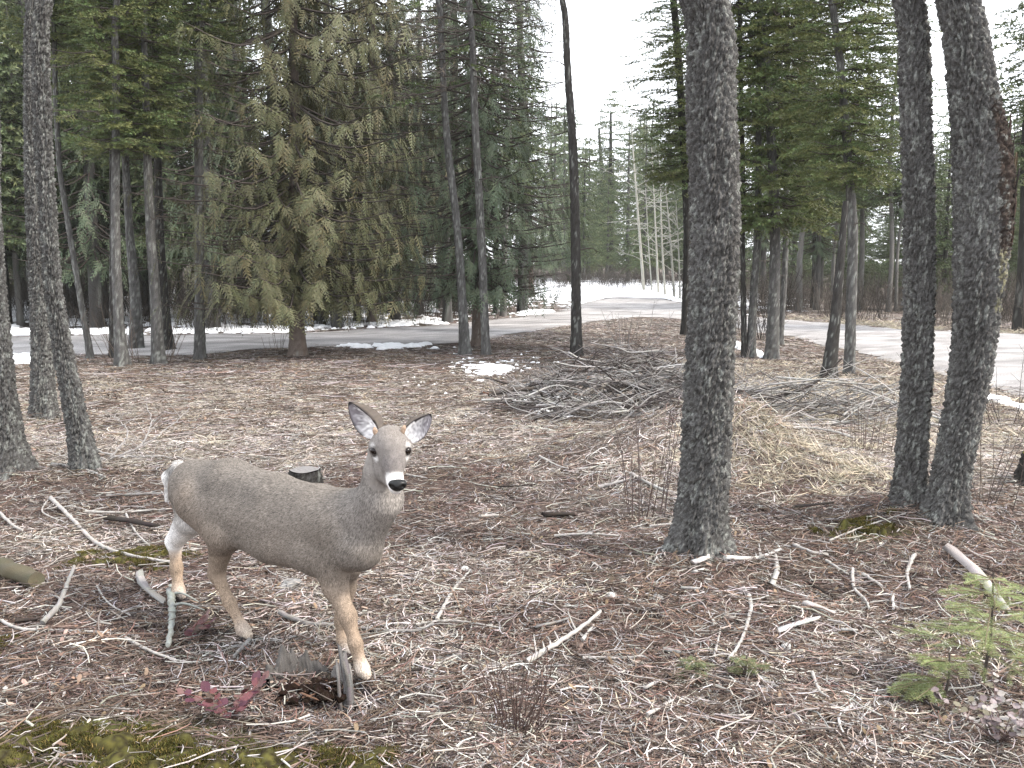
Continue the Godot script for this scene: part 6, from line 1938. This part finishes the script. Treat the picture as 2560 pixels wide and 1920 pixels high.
func hoof_mesh() -> ArrayMesh:
	# two pointed toes, tips towards +x, soles at y = 0
	var v := PackedVector3Array()
	var c := PackedColorArray()
	var ix := PackedInt32Array()
	for s in [-1.0, 1.0]:
		var start := v.size()
		for i in 10:
			var t := i / 9.0
			for k in 12:
				var a := TAU * k / 12.0
				var w := .0135 * sqrt(maxf(0.0, 1.0 - pow(t, 2.4))) + .0012
				var hgt := .036 * (1.0 - t * .72)
				v.append(Vector3(-.028 + .07 * t, maxf(0.0, hgt * (.5 + .5 * sin(a))), s * (.0145 - t * .004) + cos(a) * w))
				c.append(Color(.03, .026, .024))
		for i in 9:
			for k in 12:
				var p := start + i * 12 + k
				var q := start + i * 12 + (k + 1) % 12
				ix.append_array([p, q, p + 12, q, q + 12, p + 12])
	return smooth(v, c, ix)

# ------------------------------------------------------------------
func build_materials() -> void:
	tone = {"needle": Color(.13, .094, .08), "straw": Color(.25, .212, .182), "soil": Color(.042, .031, .026), "moss": Color(.085, .085, .03), "road": Color(.43, .41, .40), "snow": Color(.86, .87, .89),
		"bark_a": Color(.082, .078, .074), "bark_b": Color(.172, .167, .16), "bark_c": Color(.24, .225, .205), "bark_dark": Color(.04, .036, .033), "lichen": Color(.33, .34, .31), "cedar_a": Color(.13, .10, .085), "cedar_b": Color(.21, .17, .145), "dead": Color(.10, .085, .075), "aspen": Color(.44, .43, .38)}
	var grain := noise_texture(noise(FastNoiseLite.TYPE_SIMPLEX_SMOOTH, .035, 5, 3), Color(.55, .55, .55), Color(.86, .86, .86), Color(1, 1, 1), 1024)
	var speck := noise_texture(noise(FastNoiseLite.TYPE_CELLULAR, .06, 3, 4), Color(.6, .6, .6), Color(.88, .88, .88), Color(1, 1, 1), 512)
	for k in ["ground", "road", "snow", "bark", "wood", "leaf", "litter", "stone", "hide", "eye", "nose", "horn"]:
		var m := matter(.95, .2)
		m.resource_name = k
		mat[k] = m
	for e in [["ground", grain, 1.9], ["road", grain, 1.1], ["bark", speck, 4.0], ["stone", grain, 5.0], ["wood", grain, 7.0]]:
		mat[e[0]].albedo_texture = e[1]
		mat[e[0]].uv1_triplanar = true
		mat[e[0]].uv1_world_triplanar = true
		mat[e[0]].uv1_scale = Vector3.ONE * e[2]
	mat.leaf.roughness = .6
	mat.leaf.metallic_specular = .35
	mat.leaf.backlight_enabled = true
	mat.leaf.backlight = Color(.12, .13, .06)
	mat.eye.roughness = .06
	mat.eye.metallic_specular = .35
	mat.nose.roughness = .38
	mat.nose.metallic_specular = .35
	mat.horn.roughness = .5
	mat.snow.roughness = .7
	mat.hide.roughness = .8

func build_light() -> void:
	var cam := Camera3D.new()
	cam.name = "camera"
	cam.position = Vector3(0, 1.75, 0)
	cam.rotation_degrees = Vector3(-7.2, 0, 0)
	cam.fov = 42.65
	cam.far = 900.0
	add_child(cam)
	var env := Environment.new()
	env.background_mode = Environment.BG_SKY
	var sm := ProceduralSkyMaterial.new()
	sm.sky_top_color = Color(.93, .95, .985)
	sm.sky_horizon_color = Color(.97, .98, 1.0)
	sm.sky_curve = .2
	sm.ground_bottom_color = Color(.35, .33, .31)
	sm.ground_horizon_color = Color(.6, .59, .58)
	sm.sun_angle_max = 0.0
	var sky := Sky.new()
	sky.sky_material = sm
	env.sky = sky
	env.tonemap_mode = Environment.TONE_MAPPER_LINEAR
	env.background_energy_multiplier = .75
	env.tonemap_exposure = 4.3
	env.sdfgi_enabled = true
	env.ssao_enabled = true
	env.ssil_enabled = true
	env.fog_enabled = true
	env.fog_density = .0004
	env.fog_light_color = Color(.86, .88, .86)
	var we := WorldEnvironment.new()
	we.name = "world_environment"
	we.environment = env
	add_child(we)
	var sun := DirectionalLight3D.new()
	sun.name = "sun"
	sun.light_energy = .5
	sun.light_angular_distance = 14.0
	sun.light_color = Color(1.0, .97, .93)
	sun.shadow_enabled = true
	sun.rotation_degrees = Vector3(-46, 72, 0)
	add_child(sun)

func _ready() -> void:
	build_light()
	n_low = noise(FastNoiseLite.TYPE_SIMPLEX_SMOOTH, .16, 3, 1)
	n_mid = noise(FastNoiseLite.TYPE_SIMPLEX_SMOOTH, 1.3, 3, 2)
	n_fine = noise(FastNoiseLite.TYPE_SIMPLEX_SMOOTH, 7.0, 3, 3)
	n_tone = noise(FastNoiseLite.TYPE_SIMPLEX_SMOOTH, .35, 4, 6)
	n_plate = noise(FastNoiseLite.TYPE_CELLULAR, 1.0, 1, 5)
	n_plate.cellular_return_type = FastNoiseLite.RETURN_DISTANCE2_SUB
	n_flake = noise(FastNoiseLite.TYPE_CELLULAR, 1.0, 1, 5)
	n_flake.cellular_return_type = FastNoiseLite.RETURN_CELL_VALUE
	build_materials()
	deer_at.y = 0.0
	for t in trees:
		if t.k == "near_trunk": feet.append(Vector2(t.b.x, t.b.z))
	var steps := [build_land, build_road, build_moss, build_snow, build_crowns, build_trees, build_far_trunks, build_forest, build_brush_pile, build_undergrowth, build_deer, build_sticks, build_stones, build_bushes, build_plants, build_litter]
	for s in steps:
		s.call()
	cut_stump(on_land(Vector2(cut_stump_at.x, cut_stump_at.z)))
	rotten_stump(on_land(Vector2(rotten_stump_at.x, rotten_stump_at.z)))
	moss_stump_thing()
